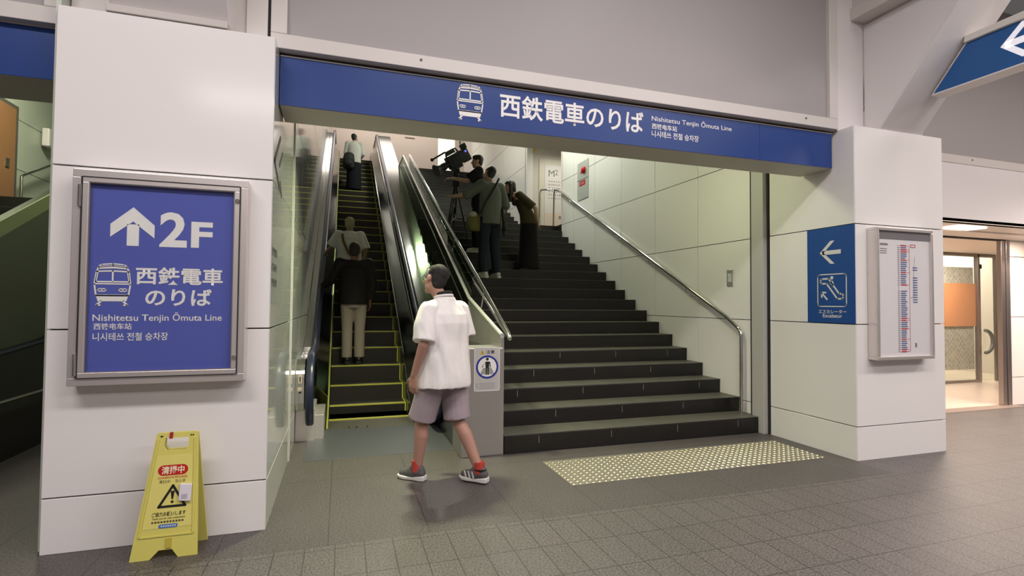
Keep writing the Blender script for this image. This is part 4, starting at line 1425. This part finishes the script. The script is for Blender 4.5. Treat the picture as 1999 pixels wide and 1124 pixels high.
def hair_short(P, material, voxel=.008, nape=.0, side=1.0, wave=0):
    root, D, H, Hm, h, s = P
    mb = MB()
    mb.ball(H(0, -.022, .048), (.081 * h, .095 * h, .092 * h), 20, 14, Hm)
    mb.ball(H(0, -.050, .010), (.076 * h, .058 * h, .085 * h), 18, 12, Hm)
    mb.ball(H(0, -.055, -.040 - nape), (.060 * h, .040 * h, .050 * h), 16, 10, Hm)
    mb.ball(H(0, .030, .088), (.062 * h, .058 * h, .045 * h), 16, 10, Hm)
    for q in (-1, 1):
        mb.ball(H(q * .062, .008, .040), (.020 * h * side, .042 * h, .040 * h), 12, 8, Hm)
        if wave:
            mb.ball(H(q * .035, .062, .070), (.034 * h, .030 * h, .036 * h), 12, 8, Hm)
            mb.ball(H(q * .060, -.04, .06), (.034 * h, .05 * h, .05 * h), 12, 8, Hm)
    return fuse(mb, 'hair', material, root, voxel, 2)


def cone_(mb, p, q, r0, r1):
    return mb.tube([p, Vector(p).lerp(Vector(q), .5), q], [r0, (r0 + r1) / 2, r1], 16)


def sleeve(mb, D, sd, frac, r0, r1, s, fore=0.0, r2=.05):
    a, b, c = D['sh' + sd], D['el' + sd], D['wr' + sd]
    ne = D['neck']
    cap(mb, Vector((ne.x, ne.y, ne.z - .06 * s)), a, .058 * s, r0 * s)
    if frac < 1:
        cone_(mb, a, a.lerp(b, frac), r0 * s, r1 * s)
        mb.ball(a, r0 * s)
    else:
        cap(mb, a, b, r0 * s, r1 * s)
        cone_(mb, b, b.lerp(c, fore), r1 * s, r2 * s)


def shoes(P, upper, sole, lenf=1.0, name='shoe'):
    root, D, H, Hm, h, s = P
    for sd in 'LR':
        an = D['an' + sd]
        yw = D['ft' + sd]
        Mz = Matrix.Rotation(yw, 3, 'Z') @ Matrix.Rotation(D.get('fp' + sd, 0), 3, 'X')

        def Q(x, y, z):
            return an + Mz @ (Vector((x, y, z - .09)) * s * lenf)
        mb = MB()
        cap(mb, Q(0, -.035, .062), Q(0, .05, .060), .040 * s, .042 * s)
        cap(mb, Q(0, .04, .050), Q(.004, .135, .040), .044 * s, .034 * s)
        cap(mb, Q(0, -.03, .085), Q(0, .03, .088), .036 * s, .038 * s)
        sh = fuse(mb, name, upper, root, .007, 2)
        sb = MB()
        out = [(-.030, -.075), (.030, -.075), (.040, -.04), (.036, .02), (.048, .09), (.044, .14), (.022, .178), (-.018, .178), (-.040, .14), (-.046, .09), (-.036, .02), (-.040, -.04)]
        n = len(out)
        vs = [Q(x * 1.0, y, .002 + (.012 if y > .17 else 0)) for x, y in out] + [Q(x * 1.06, y * 1.02, .030 + (.012 if y < -.03 else 0)) for x, y in out]
        sb.add(vs, [tuple(range(n))[::-1], tuple(range(n, 2 * n))] + [(i, (i + 1) % n, n + (i + 1) % n, n + i) for i in range(n)])
        sb.build('sole', sole, sh, bevel=.006, smooth=True, local=True)
        D['Q' + sd] = Q
        D['shoe' + sd] = sh


def fabric(name, color, st=.35, sc=9, stretch=(1, 1, .35), rough=.85):
    return mat(name, color, rough, spec=.2, bump=(sc, st, stretch), vary=(60, .06, (1, 1, 1)))


def wrinkle(o, amp, sc=(9, 9, 3.2), seed=0.0):
    """soft cloth folds: push the skin along its normals by stretched noise"""
    from mathutils import noise
    me = o.data
    nn = [v.normal.copy() for v in me.vertices]
    for v, n in zip(me.vertices, nn):
        p = v.co
        q = Vector((p.x * sc[0] + seed, p.y * sc[1], p.z * sc[2] + .6 * p.x * sc[0]))
        f = noise.noise(q) + .5 * noise.noise(q * 2.1)
        v.co = p + n * amp * f
    me.update()
    return o


def loopband(mb, c, rx_, ry_, r, tilt=0.0, n=24, M=None):
    pts = []
    for i in range(n + 1):
        a = 2 * PI * i / n
        p = Vector((rx_ * math.cos(a), ry_ * math.sin(a), tilt * math.sin(a)))
        pts.append(Vector(c) + (M @ p if M else p))
    return mb.tube(pts, r, 8)


def trousers(P, material, rh=.098, rk=.075, ra=.072, zt=None, name='trousers', voxel=.010, drop=.0):
    root, D, H, Hm, h, s = P
    mb = MB()
    pe = D['pel']
    loft(mb, [(pe.x, pe.y, pe.z - .13 * s, .125 * s, .115 * s), (pe.x, pe.y, pe.z - .06 * s, .178 * s, .135 * s), (pe.x, pe.y, pe.z + .02 * s, .178 * s, .132 * s), (pe.x, pe.y, pe.z + .10 * s, .160 * s, .118 * s)])
    for sd in 'LR':
        a, b, c = D['hip' + sd], D['kn' + sd], D['an' + sd]
        cap(mb, a, b, rh * s, rk * s)
        cone_(mb, b, b.lerp(c, 1.0 + drop), rk * s, ra * s)
        mb.ball(b, rk * s)
    return fuse(mb, name, material, root, voxel, 3)


HAIRB = mat('hair_black', (.012, .010, .010), .5)
WHITESOLE = mat('sole_white', (.62, .60, .58), .5)

# --- walking person in the foreground
P = person('person in a white short sleeved shirt and mauve shorts walking past the escalator', (.80, 4.18, 0), R(38),
           dict(pel=(0, 0, .90), waist=(0, .005, 1.05), hipL=(-.09, .01, .88), hipR=(.09, -.01, .88), knL=(-.105, .145, .485), anL=(-.112, .180, .09), knR=(.105, -.050, .475), anR=(.120, -.270, .10),
                neck=(0, .02, 1.46), head=(-.03, .085, 1.605), head_rot=(R(-8), 0, R(20)), shL=(-.205, .0, 1.362), shR=(.205, .01, 1.362),
                elL=(-.280, -.03, 1.10), wrL=(-.268, .075, .862), elR=(.235, -.02, 1.12), wrR=(.20, .16, .92), hdL=(.04, .20, -1), hdR=(-.1, .35, -1), hnL=(-1, -.1, 0), ftL=.20, ftR=.14), 1.0, .0065, (.37, .20, .148), curl=(.45, .6))
root, D, H, Hm, h, s = P
mb = MB()
loft(mb, [(0, -.005, .755, .242, .185), (0, -.005, .80, .242, .185), (0, 0, .95, .236, .175), (0, .0, 1.12, .230, .165), (0, -.01, 1.26, .228, .158), (0, -.01, 1.33, .208, .138), (0, 0, 1.395, .145, .105), (0, .008, 1.432, .10, .086), (0, .012, 1.468, .080, .076)], 28)
for sd in 'LR':
    sleeve(mb, D, sd, .92, .076, .090, s)
SHIRT = fabric('white_linen', (.78, .745, .73), .55, 7, (1, 1, .25))
wrinkle(fuse(mb, 'shirt', SHIRT, root, .0075, 8), .015)
mb = MB()
loopband(mb, (0, .022, 1.470), .073, .074, .010, -.012)
mb.build('collar', SHIRT, root, smooth=True, local=True)
mb = MB()
loopband(mb, (0, .030, 1.490), .064, .066, .012, -.016)
mb.build('neck_cord', mat('black_cord', (.015, .012, .012), .6), root, smooth=True, local=True)
mb = MB()
loft(mb, [(0, 0, .76, .155, .135), (0, 0, .84, .185, .145), (0, 0, .93, .178, .138), (0, 0, .99, .165, .125)], 24)
for sd in 'LR':
    a, b = D['hip' + sd], D['kn' + sd]
    cone_(mb, a + Vector((0, 0, .02)), a.lerp(b, .98), .112, .110)
fuse(mb, 'shorts', fabric('mauve_cotton', (.335, .275, .305), .4, 6, (1, 1, .3)), root, .008, 5)
wrinkle(root.children[-1], .008, (8, 8, 4), 3.0)
hair_short(P, mat('hair_grey_black', (.024, .022, .022), .75, spec=.25, vary=(30, .6, (1, 1, 1)), bump=(60, .5, (1, 1, .3))), .0065, 0, 1.2, 1)
mb = MB()
mb.tube([H(-.078, -.01, .012), H(-.074, .05, .014), H(-.066, .088, .012)], .0035, 6).tube([H(.078, -.01, .012), H(.074, .05, .014), H(.066, .088, .012)], .0035, 6)
for q in (-1, 1):
    loopband(mb, H(q * .034, .098, .004), .026, .0, .003, .020, 18, Hm)
mb.tube([H(-.01, .100, .006), H(.01, .100, .006)], .003, 6)
mb.build('spectacles', mat('spectacle_frame', (.05, .05, .05), .3, .5), root, smooth=True, local=True)
mb = MB()
for q in (-1, 1):
    mb.ball(H(q * .074, .030, .028), (.016, .032, .044), 10, 8, Hm)
mb.build('side_hair', mat('hair_silver', (.20, .19, .18), .5), root, smooth=True, local=True)
shoes(P, mat('shoe_grey_knit', (.085, .080, .080), .7, vary=(50, .4, (1, 1, 1))), WHITESOLE)
for sd in 'LR':
    an = D['an' + sd]
    mb = MB()
    cone_(mb, an + Vector((0, 0, -.02)), an + Vector((0, .002, .065)), .044, .043)
    mb.build('sock', mat('red_sock', (.42, .045, .035), .8), root, smooth=True, local=True)
    Q = D['Q' + sd]
    for q in (-1, 1):
        mb = MB()
        for k in range(3):
            y = .02 + .034 * k
            mb.add([Q(q * .0455, y, .034), Q(q * .0455, y + .014, .034), Q(q * .036, y + .034, .082), Q(q * .036, y + .020, .082)], [(0, 1, 2, 3)])
            mb.add([Q(q * .0475, y, .034), Q(q * .0475, y + .014, .034), Q(q * .0385, y + .034, .082), Q(q * .0385, y + .020, .082)], [(3, 2, 1, 0)])
        mb.build('stripes', SIGNWHITE, D['shoe' + sd], local=True)
    mb = MB()
    loopband(mb, Q(0, -.005, .098), .040, .052, .007, 0, 16)
    mb.build('shoe_collar', BLACK, D['shoe' + sd], smooth=True, local=True)

# --- escalator passengers
P = person('person in a dark jacket and beige trousers standing on the escalator', (.175, 7.93, EZ2), 0,
           dict(shL=(-.195, -.01, 1.43), shR=(.195, -.01, 1.43), elL=(-.31, .02, 1.18), wrL=(-.425, .13, 1.09), elR=(.255, -.03, 1.15), wrR=(.225, .02, .90), hdL=(-.15, 1, -.08), hnL=(0, .1, 1), tsL=1,
                knL=(-.085, .015, .49), knR=(.085, .015, .49), anL=(-.085, -.01, .09), anR=(.085, -.01, .09), ftL=.12, ftR=-.15, head_rot=(R(-8), 0, 0)), 1.02, .010, (.22, .10, .07), curl=(.8, .4))
root, D, H, Hm, h, s = P
JK = fabric('dark_brown_jacket', (.020, .016, .017), .4, 8, (1, 1, .4), .6)
mb = MB()
loft(mb, [(0, -.01, .86, .205, .150), (0, -.01, 1.0, .200, .148), (0, -.01, 1.20, .205, .145), (0, -.01, 1.36, .200, .130), (0, -.01, 1.43, .15, .10), (0, -.01, 1.50, .075, .070)], 24)
for sd in 'LR':
    sleeve(mb, D, sd, 1, .078, .066, s, .92, .05)
fuse(mb, 'jacket', JK, root, .010, 3)
trousers(P, fabric('beige_chino', (.37, .31, .27), .4, 6, (1, 1, .3)))
hair_short(P, mat('hair_dark_brown', (.020, .013, .012), .6), .009)
shoes(P, mat('shoe_black', (.015, .014, .015), .4), mat('sole_dark', (.03, .03, .03), .6))

P = person('person in a beige cap and white top holding the escalator handrail', (.115, 9.07, 1.179), 0,
           dict(elL=(-.30, .03, 1.20), wrL=(-.40, .10, 1.08), hdL=(-.3, 1, -.05), hnL=(0, .1, 1), tsL=1, elR=(.27, -.03, 1.16), wrR=(.25, .05, .93), head_rot=(R(-4), 0, 0)), .955, .010, (.34, .21, .13), curl=(.8, .4))
root, D, H, Hm, h, s = P
mb = MB()
loft(mb, [(0, -.01, .80, .20, .15), (0, -.01, 1.0, .20, .15), (0, -.01, 1.18, .20, .145), (0, -.01, 1.30, .195, .13), (0, -.01, 1.365, .15, .10), (0, -.01, 1.415, .075, .065)], 24)
for sd in 'LR':
    sleeve(mb, D, sd, .95, .082, .095, s)
fuse(mb, 'shirt', fabric('white_cotton', (.66, .66, .60), .4, 7, (1, 1, .3)), root, .010, 3)
trousers(P, fabric('grey_trousers', (.06, .06, .065)))
mb = MB()
mb.ball(H(0, -.010, .052), (.088 * h, .105 * h, .088 * h), 20, 12, Hm)
mb.ball(H(0, -.052, .0), (.074 * h, .058 * h, .07 * h), 18, 10, Hm)
hat = fuse(mb, 'cap', fabric('khaki_cap', (.36, .33, .20), .3), root, .009, 3)
mb = MB()
mb.ball(H(0, .10, .055), (.070 * h, .075 * h, .010 * h), 18, 8, Hm)
mb.build('peak', fabric('khaki_cap', (.36, .33, .20)), hat, smooth=True, local=True)
mb = MB()
mb.ball(H(0, -.062, -.055), (.058 * h, .035 * h, .06 * h), 14, 10, Hm)
mb.build('hair', mat('hair_fair', (.30, .25, .16), .6), root, smooth=True, local=True)
shoes(P, mat('shoe_black', (.015, .014, .015), .4), mat('sole_dark', (.03, .03, .03), .6))
bg = thing('shoulder_bag', 'brown strapped shoulder bag on the back of the person in the beige cap', 'bag', (.115, 9.07, 2.2))
mb = MB()
mb.tube([(.03, 9.14, 2.54), (.02, 9.05, 2.555), (.0, 8.94, 2.50), (.02, 8.900, 2.40), (.10, 8.895, 2.22), (.25, 8.93, 2.06)], .020, 8)
mb.build('strap', mat('brown_leather', (.16, .085, .03), .6), bg, smooth=True)
MB().ball((.30, 8.99, 1.98), (.07, .12, .13), 16, 12).build('pouch', mat('brown_leather', (.16, .085, .03), .6), bg, smooth=True)

P = person('person in a white shirt and long dark skirt high on the escalator', (.275, 14.97, EZ2 + ERISE * 18), R(-6),
           dict(head_rot=(R(-22), 0, R(-14)), head=(0, .05, 1.59), elR=(.24, .04, 1.13), wrR=(.16, .20, 1.0), hdR=(-.2, 1, .2), elL=(-.235, 0, 1.13), wrL=(-.17, .12, .95)), .95, .010, (.48, .30, .23))
root, D, H, Hm, h, s = P
mb = MB()
loft(mb, [(0, -.01, .80, .185, .145), (0, -.01, 1.0, .180, .135), (0, -.01, 1.18, .185, .135), (0, -.01, 1.28, .18, .12), (0, -.01, 1.345, .13, .09), (0, -.01, 1.40, .07, .062)], 24)
for sd in 'LR':
    sleeve(mb, D, sd, 1, .072, .066, s, .35, .062)
fuse(mb, 'shirt', fabric('white_cotton', (.66, .66, .60), .4, 7, (1, 1, .3)), root, .010, 3)
mb = MB()
loft(mb, [(0, 0, .06, .205, .19), (0, 0, .40, .195, .17), (0, 0, .75, .188, .155), (0, 0, .95, .172, .130)], 24)
fuse(mb, 'skirt', fabric('navy_cloth', (.012, .013, .018), .5, 6, (1, 1, .15)), root, .011, 3)
hair_short(P, HAIRB, .009, .02)
shoes(P, mat('shoe_black', (.015, .014, .015), .4), mat('sole_dark', (.03, .03, .03), .6))
bp = thing('backpack', 'black backpack worn by the person high on the escalator', 'backpack', (.15, 14.8, 5.3))
mb = MB()
loft(mb, [(.13, 14.82, 5.03, .12, .06), (.13, 14.81, 5.08, .155, .095), (.13, 14.80, 5.30, .155, .105), (.14, 14.815, 5.44, .13, .085), (.14, 14.83, 5.49, .07, .04)], 20)
o = fuse(mb, 'pack_body', mat('black_nylon', (.014, .014, .015), .7), bp, .012, 3, local=False)
MB().tube([(.20, 14.87, 5.44), (.20, 14.93, 5.76), (.20, 15.02, 5.80), (.21, 15.10, 5.72), (.23, 15.12, 5.4)], .018, 8).tube([(.36, 14.87, 5.44), (.37, 14.93, 5.74), (.37, 15.02, 5.79), (.37, 15.10, 5.72), (.36, 15.12, 5.4)], .018, 8).build('strap', mat('black_nylon', (.014, .014, .015), .7), bp, smooth=True)
MB().ball((.12, 14.70, 5.18), (.10, .04, .09), 14, 10).build('front_pocket', mat('black_nylon', (.014, .014, .015), .7), bp, smooth=True)

# --- camera crew on the stairs
P = person('person in a black shirt in profile reaching for the camera tripod', (2.33, 9.10, ZN0 + RI * 13), R(72),
           dict(head=(0, .035, 1.61), head_rot=(R(3), 0, R(6)), elL=(-.22, .20, 1.22), wrL=(-.20, .44, 1.27), hdL=(.05, 1, -.05), hnL=(-.3, 0, 1), tsL=1,
                elR=(.23, .04, 1.14), wrR=(.20, .22, 1.05), hdR=(-.1, 1, -.1), ftL=.1, ftR=-.1, anL=(-.09, .03, .09), anR=(.10, -.05, .09), knL=(-.09, .05, .49), knR=(.10, .0, .49)), 1.03, .0095, (.50, .32, .22), curl=(.8, .6))
root, D, H, Hm, h, s = P
mb = MB()
loft(mb, [(0, -.01, .84, .185, .145), (0, -.01, 1.0, .182, .14), (0, -.01, 1.20, .195, .14), (0, -.01, 1.36, .195, .125), (0, -.01, 1.43, .14, .09), (0, -.01, 1.485, .07, .065)], 24)
for sd in 'LR':
    sleeve(mb, D, sd, .80, .076, .084, s)
fuse(mb, 'shirt', fabric('black_cotton', (.012, .011, .013), .3), root, .010, 3)
trousers(P, fabric('black_trousers', (.013, .012, .014), .3))
hair_short(P, mat('hair_dark_brown2', (.022, .013, .010), .5), .009, 0, 1.25, 1)
shoes(P, mat('shoe_pale', (.55, .52, .42), .6), WHITESOLE)

P = person('person in a grey green shirt and jeans with an arm out to the tripod', (2.27, 8.13, ZN0 + RI * 10), R(24),
           dict(head=(0, .03, 1.605), head_rot=(R(0), 0, R(28)), elL=(-.34, .12, 1.26), wrL=(-.46, .32, 1.24), hdL=(-.45, .8, .12), hnL=(-.2, 0, 1), tsL=1, elR=(.27, -.04, 1.15), wrR=(.24, .03, .93),
                ftL=.25, ftR=-.1, knL=(-.11, .02, .49), anL=(-.13, -.02, .09), knR=(.10, .0, .49), anR=(.12, -.03, .09)), 1.06, .0095, (.42, .27, .18), curl=(.35, .5))
root, D, H, Hm, h, s = P
mb = MB()
loft(mb, [(0, -.01, .87, .195, .150), (0, -.01, 1.0, .195, .150), (0, -.01, 1.20, .20, .145), (0, -.01, 1.38, .198, .135), (0, -.015, 1.47, .165, .112), (0, -.015, 1.54, .082, .078)], 24)
for sd in 'LR':
    sleeve(mb, D, sd, 1, .084, .080, s, .15, .082)
fuse(mb, 'shirt', fabric('grey_green_cotton', (.125, .14, .115), .5, 7, (1, 1, .3)), root, .010, 3)
trousers(P, fabric('dark_denim', (.022, .028, .042), .4), .102, .078, .074)
hair_short(P, HAIRB, .009)
shoes(P, mat('shoe_white', (.62, .60, .56), .6), WHITESOLE)
sb = thing('shoulder_bag', 'olive shoulder bag on the hip of the person in the grey green shirt', 'bag', (2.10, 8.1, 2.75))
mb = MB()
loft(mb, [(2.10, 8.10, 2.56, .13, .07, .5), (2.10, 8.10, 2.60, .155, .085, .5), (2.10, 8.10, 2.76, .15, .085, .5), (2.11, 8.10, 2.84, .11, .06, .5)], 20)
fuse(mb, 'pouch', mat('olive_canvas', (.115, .105, .03), .8, vary=(8, .4, (1, 1, 1))), sb, .011, 3, local=False)
MB().ball((2.05, 8.03, 2.82), (.07, .05, .05), 14, 8).build('bag_flap', mat('pale_canvas', (.36, .34, .28), .8), sb, smooth=True)
MB().tube([(2.16, 8.02, 2.83), (2.24, 7.95, 3.02), (2.38, 7.955, 3.25), (2.47, 8.02, 3.42), (2.50, 8.14, 3.43), (2.46, 8.26, 3.3)], .016, 8).build('strap', mat('black_nylon', (.014, .014, .015), .7), sb, smooth=True)
MB().tube([(2.55, 8.08, 2.95), (2.575, 8.04, 2.70), (2.57, 8.03, 2.52)], [.02, .035, .03], 10).ball((2.58, 8.03, 2.62), (.035, .05, .06), 12, 8).build('belt_pouch', mat('black_nylon', (.014, .014, .015), .7), sb, smooth=True)

sb.location.x -= .09

P = person('person with long dark hair leaning forward in a brown top and long black skirt', (3.05, 8.50, ZN0 + RI * 11), R(82),
           dict(pel=(0, -.02, .92), waist=(0, .03, 1.05), chest=(0, .13, 1.23), neck=(0, .22, 1.38), head=(0, .33, 1.485), head_rot=(R(8), 0, R(4)), shL=(-.16, .18, 1.33), shR=(.16, .18, 1.33),
                elL=(-.225, -.09, 1.09), wrL=(-.215, -.14, .87), elR=(.21, -.03, 1.10), wrR=(.175, -.20, .92), hdL=(.1, -.1, -1), hdR=(-.1, -.1, -1), hnL=(-.3, 1, 0), hnR=(.3, 1, 0)), .97, .0095, (.46, .29, .20))
root, D, H, Hm, h, s = P
mb = MB()
loft(mb, [(0, -.02, .80, .196, .150), (0, -.015, .88, .190, .145), (0, .01, .98, .172, .132), (0, .07, 1.10, .155, .12), (0, .12, 1.20, .160, .12), (0, .16, 1.28, .14, .10), (0, .20, 1.335, .07, .065)], 22)
for sd in 'LR':
    sleeve(mb, D, sd, .9, .062, .066, s)
fuse(mb, 'top', fabric('olive_brown_knit', (.060, .050, .026), .4), root, .010, 3)
mb = MB()
loft(mb, [(0, -.02, .04, .20, .20), (0, -.02, .35, .18, .17), (0, -.02, .70, .186, .155), (0, -.02, .88, .182, .142), (0, .0, .96, .160, .122)], 24)
fuse(mb, 'skirt', fabric('black_skirt', (.010, .009, .010), .5, 6, (1, 1, .12)), root, .010, 3)
mb = MB()
mb.ball(H(0, -.022, .045), (.084 * h, .10 * h, .093 * h), 20, 12, Hm)
mb.ball(H(0, -.06, -.01), (.080 * h, .060 * h, .10 * h), 16, 12, Hm)
cap(mb, H(.0, -.06, -.03), H(0, -.09, -.30), .065 * h, .05 * h)
for q in (-1, 1):
    cap(mb, H(q * .065, .0, .03), H(q * .075, .01, -.28), .032 * h, .026 * h)
    mb.ball(H(q * .04, .052, .078), (.036 * h, .036 * h, .032 * h), 12, 8, Hm)
fuse(mb, 'hair', mat('hair_long_dark', (.014, .010, .008), .4, bump=(30, .4, (1, 1, .1))), root, .009, 3)
shoes(P, mat('shoe_black', (.015, .014, .015), .4), mat('sole_dark', (.03, .03, .03), .6))

# ------------------------------------------------------------------ video camera on its tripod
CB = mat('camera_black', (.012, .012, .013), .45)
CB2 = mat('camera_grey', (.03, .03, .032), .4)
TX, TY = 1.93, 9.22
TZ = 3.62
tr = thing('tripod', 'tall black camera tripod standing across the stairs', 'tripod', (TX, TY, ZN0 + RI * 13))
for (fx, fy, k) in ((1.64, 8.80, 12), (2.20, 9.12, 13), (1.98, 9.66, 15)):
    fz = ZN0 + RI * k
    lg = MB()
    a, b = Vector((TX, TY, TZ - .06)), Vector((fx, fy, fz + .012))
    side = Vector((b.y - a.y, a.x - b.x, 0)).normalized() * .022
    m_ = a.lerp(b, .55)
    lg.tube([a + side, m_ + side], .016, 8).tube([a - side, m_ - side], .016, 8).tube([a.lerp(b, .42), b], .015, 8)
    l_ = lg.build('leg', CB2, tr, smooth=True)
    MB().ball(b, (.03, .03, .014), 10, 6).build('foot', CB, l_, smooth=True)
    MB().tube([m_ - side * 1.6, m_ + side * 1.6], .017, 8).build('clamp', CB, l_, smooth=True)
mb = MB()
c_ = Vector((TX, TY, 2.95))
for (fx, fy, k) in ((1.64, 8.80, 12), (2.20, 9.12, 13), (1.98, 9.66, 15)):
    b = Vector((fx, fy, ZN0 + RI * k))
    mb.tube([c_, Vector((TX, TY, TZ)).lerp(b, .55)], .009, 8)
mb.build('spreader', CB2, tr, smooth=True)
MB().cyl((TX, TY, TZ - .10), (TX, TY, TZ + .02), .075, 20, .085).cyl((TX, TY, TZ + .02), (TX, TY, TZ + .16), .06, 20, .055).box(TX - .06, TX + .06, TY - .05, TY + .05, TZ + .12, TZ + .20).build('fluid_head', CB, tr, smooth=True)
MB().tube([(TX, TY, TZ + .10), (TX + .12, TY - .22, TZ + .02), (TX + .17, TY - .34, TZ - .02)], [.011, .011, .016], 8).build('pan_bar', CB, tr, smooth=True)
vc = thing('video_camera', 'large black broadcast camera tilted down to its lens on top of the tripod', 'video camera', (TX, TY, TZ + .2))
ax = Vector((-.80, -.22, -.55)).normalized()          # towards the lens
sd_ = ax.cross(Vector((0, 0, 1))).normalized()
upv = sd_.cross(ax).normalized()
MC = Matrix((ax, sd_, upv)).transposed()
O_ = Vector((TX - .04, TY, TZ + .36))


def cbox(mb, x0, x1, y0, y1, z0, z1):
    vs = [O_ + MC @ Vector((x, y, z)) for z in (z0, z1) for y in (y0, y1) for x in (x0, x1)]
    return mb.add(vs, [(0, 2, 3, 1), (4, 5, 7, 6), (0, 1, 5, 4), (2, 6, 7, 3), (0, 4, 6, 2), (1, 3, 7, 5)])


def cp(x, y, z):
    return O_ + MC @ Vector((x, y, z))


cbox(cbox(MB(), -.20, .14, -.065, .065, -.11, .11), -.14, .08, -.075, .075, -.07, .06).build('body', CB, vc, bevel=.012)
cbox(MB(), -.33, -.20, -.06, .06, -.13, .09).build('battery', CB2, vc, bevel=.012)
MB().cyl(cp(.14, 0, -.01), cp(.33, 0, -.01), .055, 20, .06).cyl(cp(.22, 0, -.01), cp(.27, 0, -.01), .066, 20).build('lens', CB2, vc, smooth=True)
MB().cyl(cp(.33, 0, -.01), cp(.42, 0, -.01), .066, 20, .115).build('lens_hood', CB, vc, smooth=True)
cbox(MB(), .15, .30, .055, .10, -.06, .05).build('lens_grip', CB, vc, bevel=.01)
MB().tube([cp(-.16, 0, .11), cp(-.14, 0, .18), cp(.08, 0, .18), cp(.11, 0, .11)], .016, 10).build('top_handle', CB, vc, smooth=True)
MB().tube([cp(.06, .04, .20), cp(.34, .05, .19)], .016, 10).ball(cp(.36, .05, .19), .032, 12, 8).build('microphone', CB, vc, smooth=True)
cbox(MB(), -.02, .14, -.16, -.08, .12, .20).build('viewfinder', CB2, vc, bevel=.01)
cbox(MB(), -.36, -.26, -.04, .05, .09, .19).build('transmitter', CB, vc, bevel=.01)
MB().tube([cp(-.30, .02, .18), cp(-.32, .02, .28)], .006, 6).tube([cp(-.22, -.03, .10), cp(-.25, -.06, .24)], .006, 6).build('aerial', CB, vc, smooth=True)
cbox(MB(), -.10, .10, -.05, .05, -.16, -.11).build('plate', CB2, vc)
MB().ball(cp(-.27, -.066, .05), .016, 10, 8).build('blue_light', mat('blue_led', (.02, .02, .3), .3, emit=((.10, .10, 1.0), 3.0)), vc, smooth=True)
MB().tube([cp(-.15, .07, -.05), cp(-.05, .10, -.20), cp(.05, .08, -.24), cp(.12, .05, -.10)], .010, 8).build('cable', CB, vc, smooth=True)
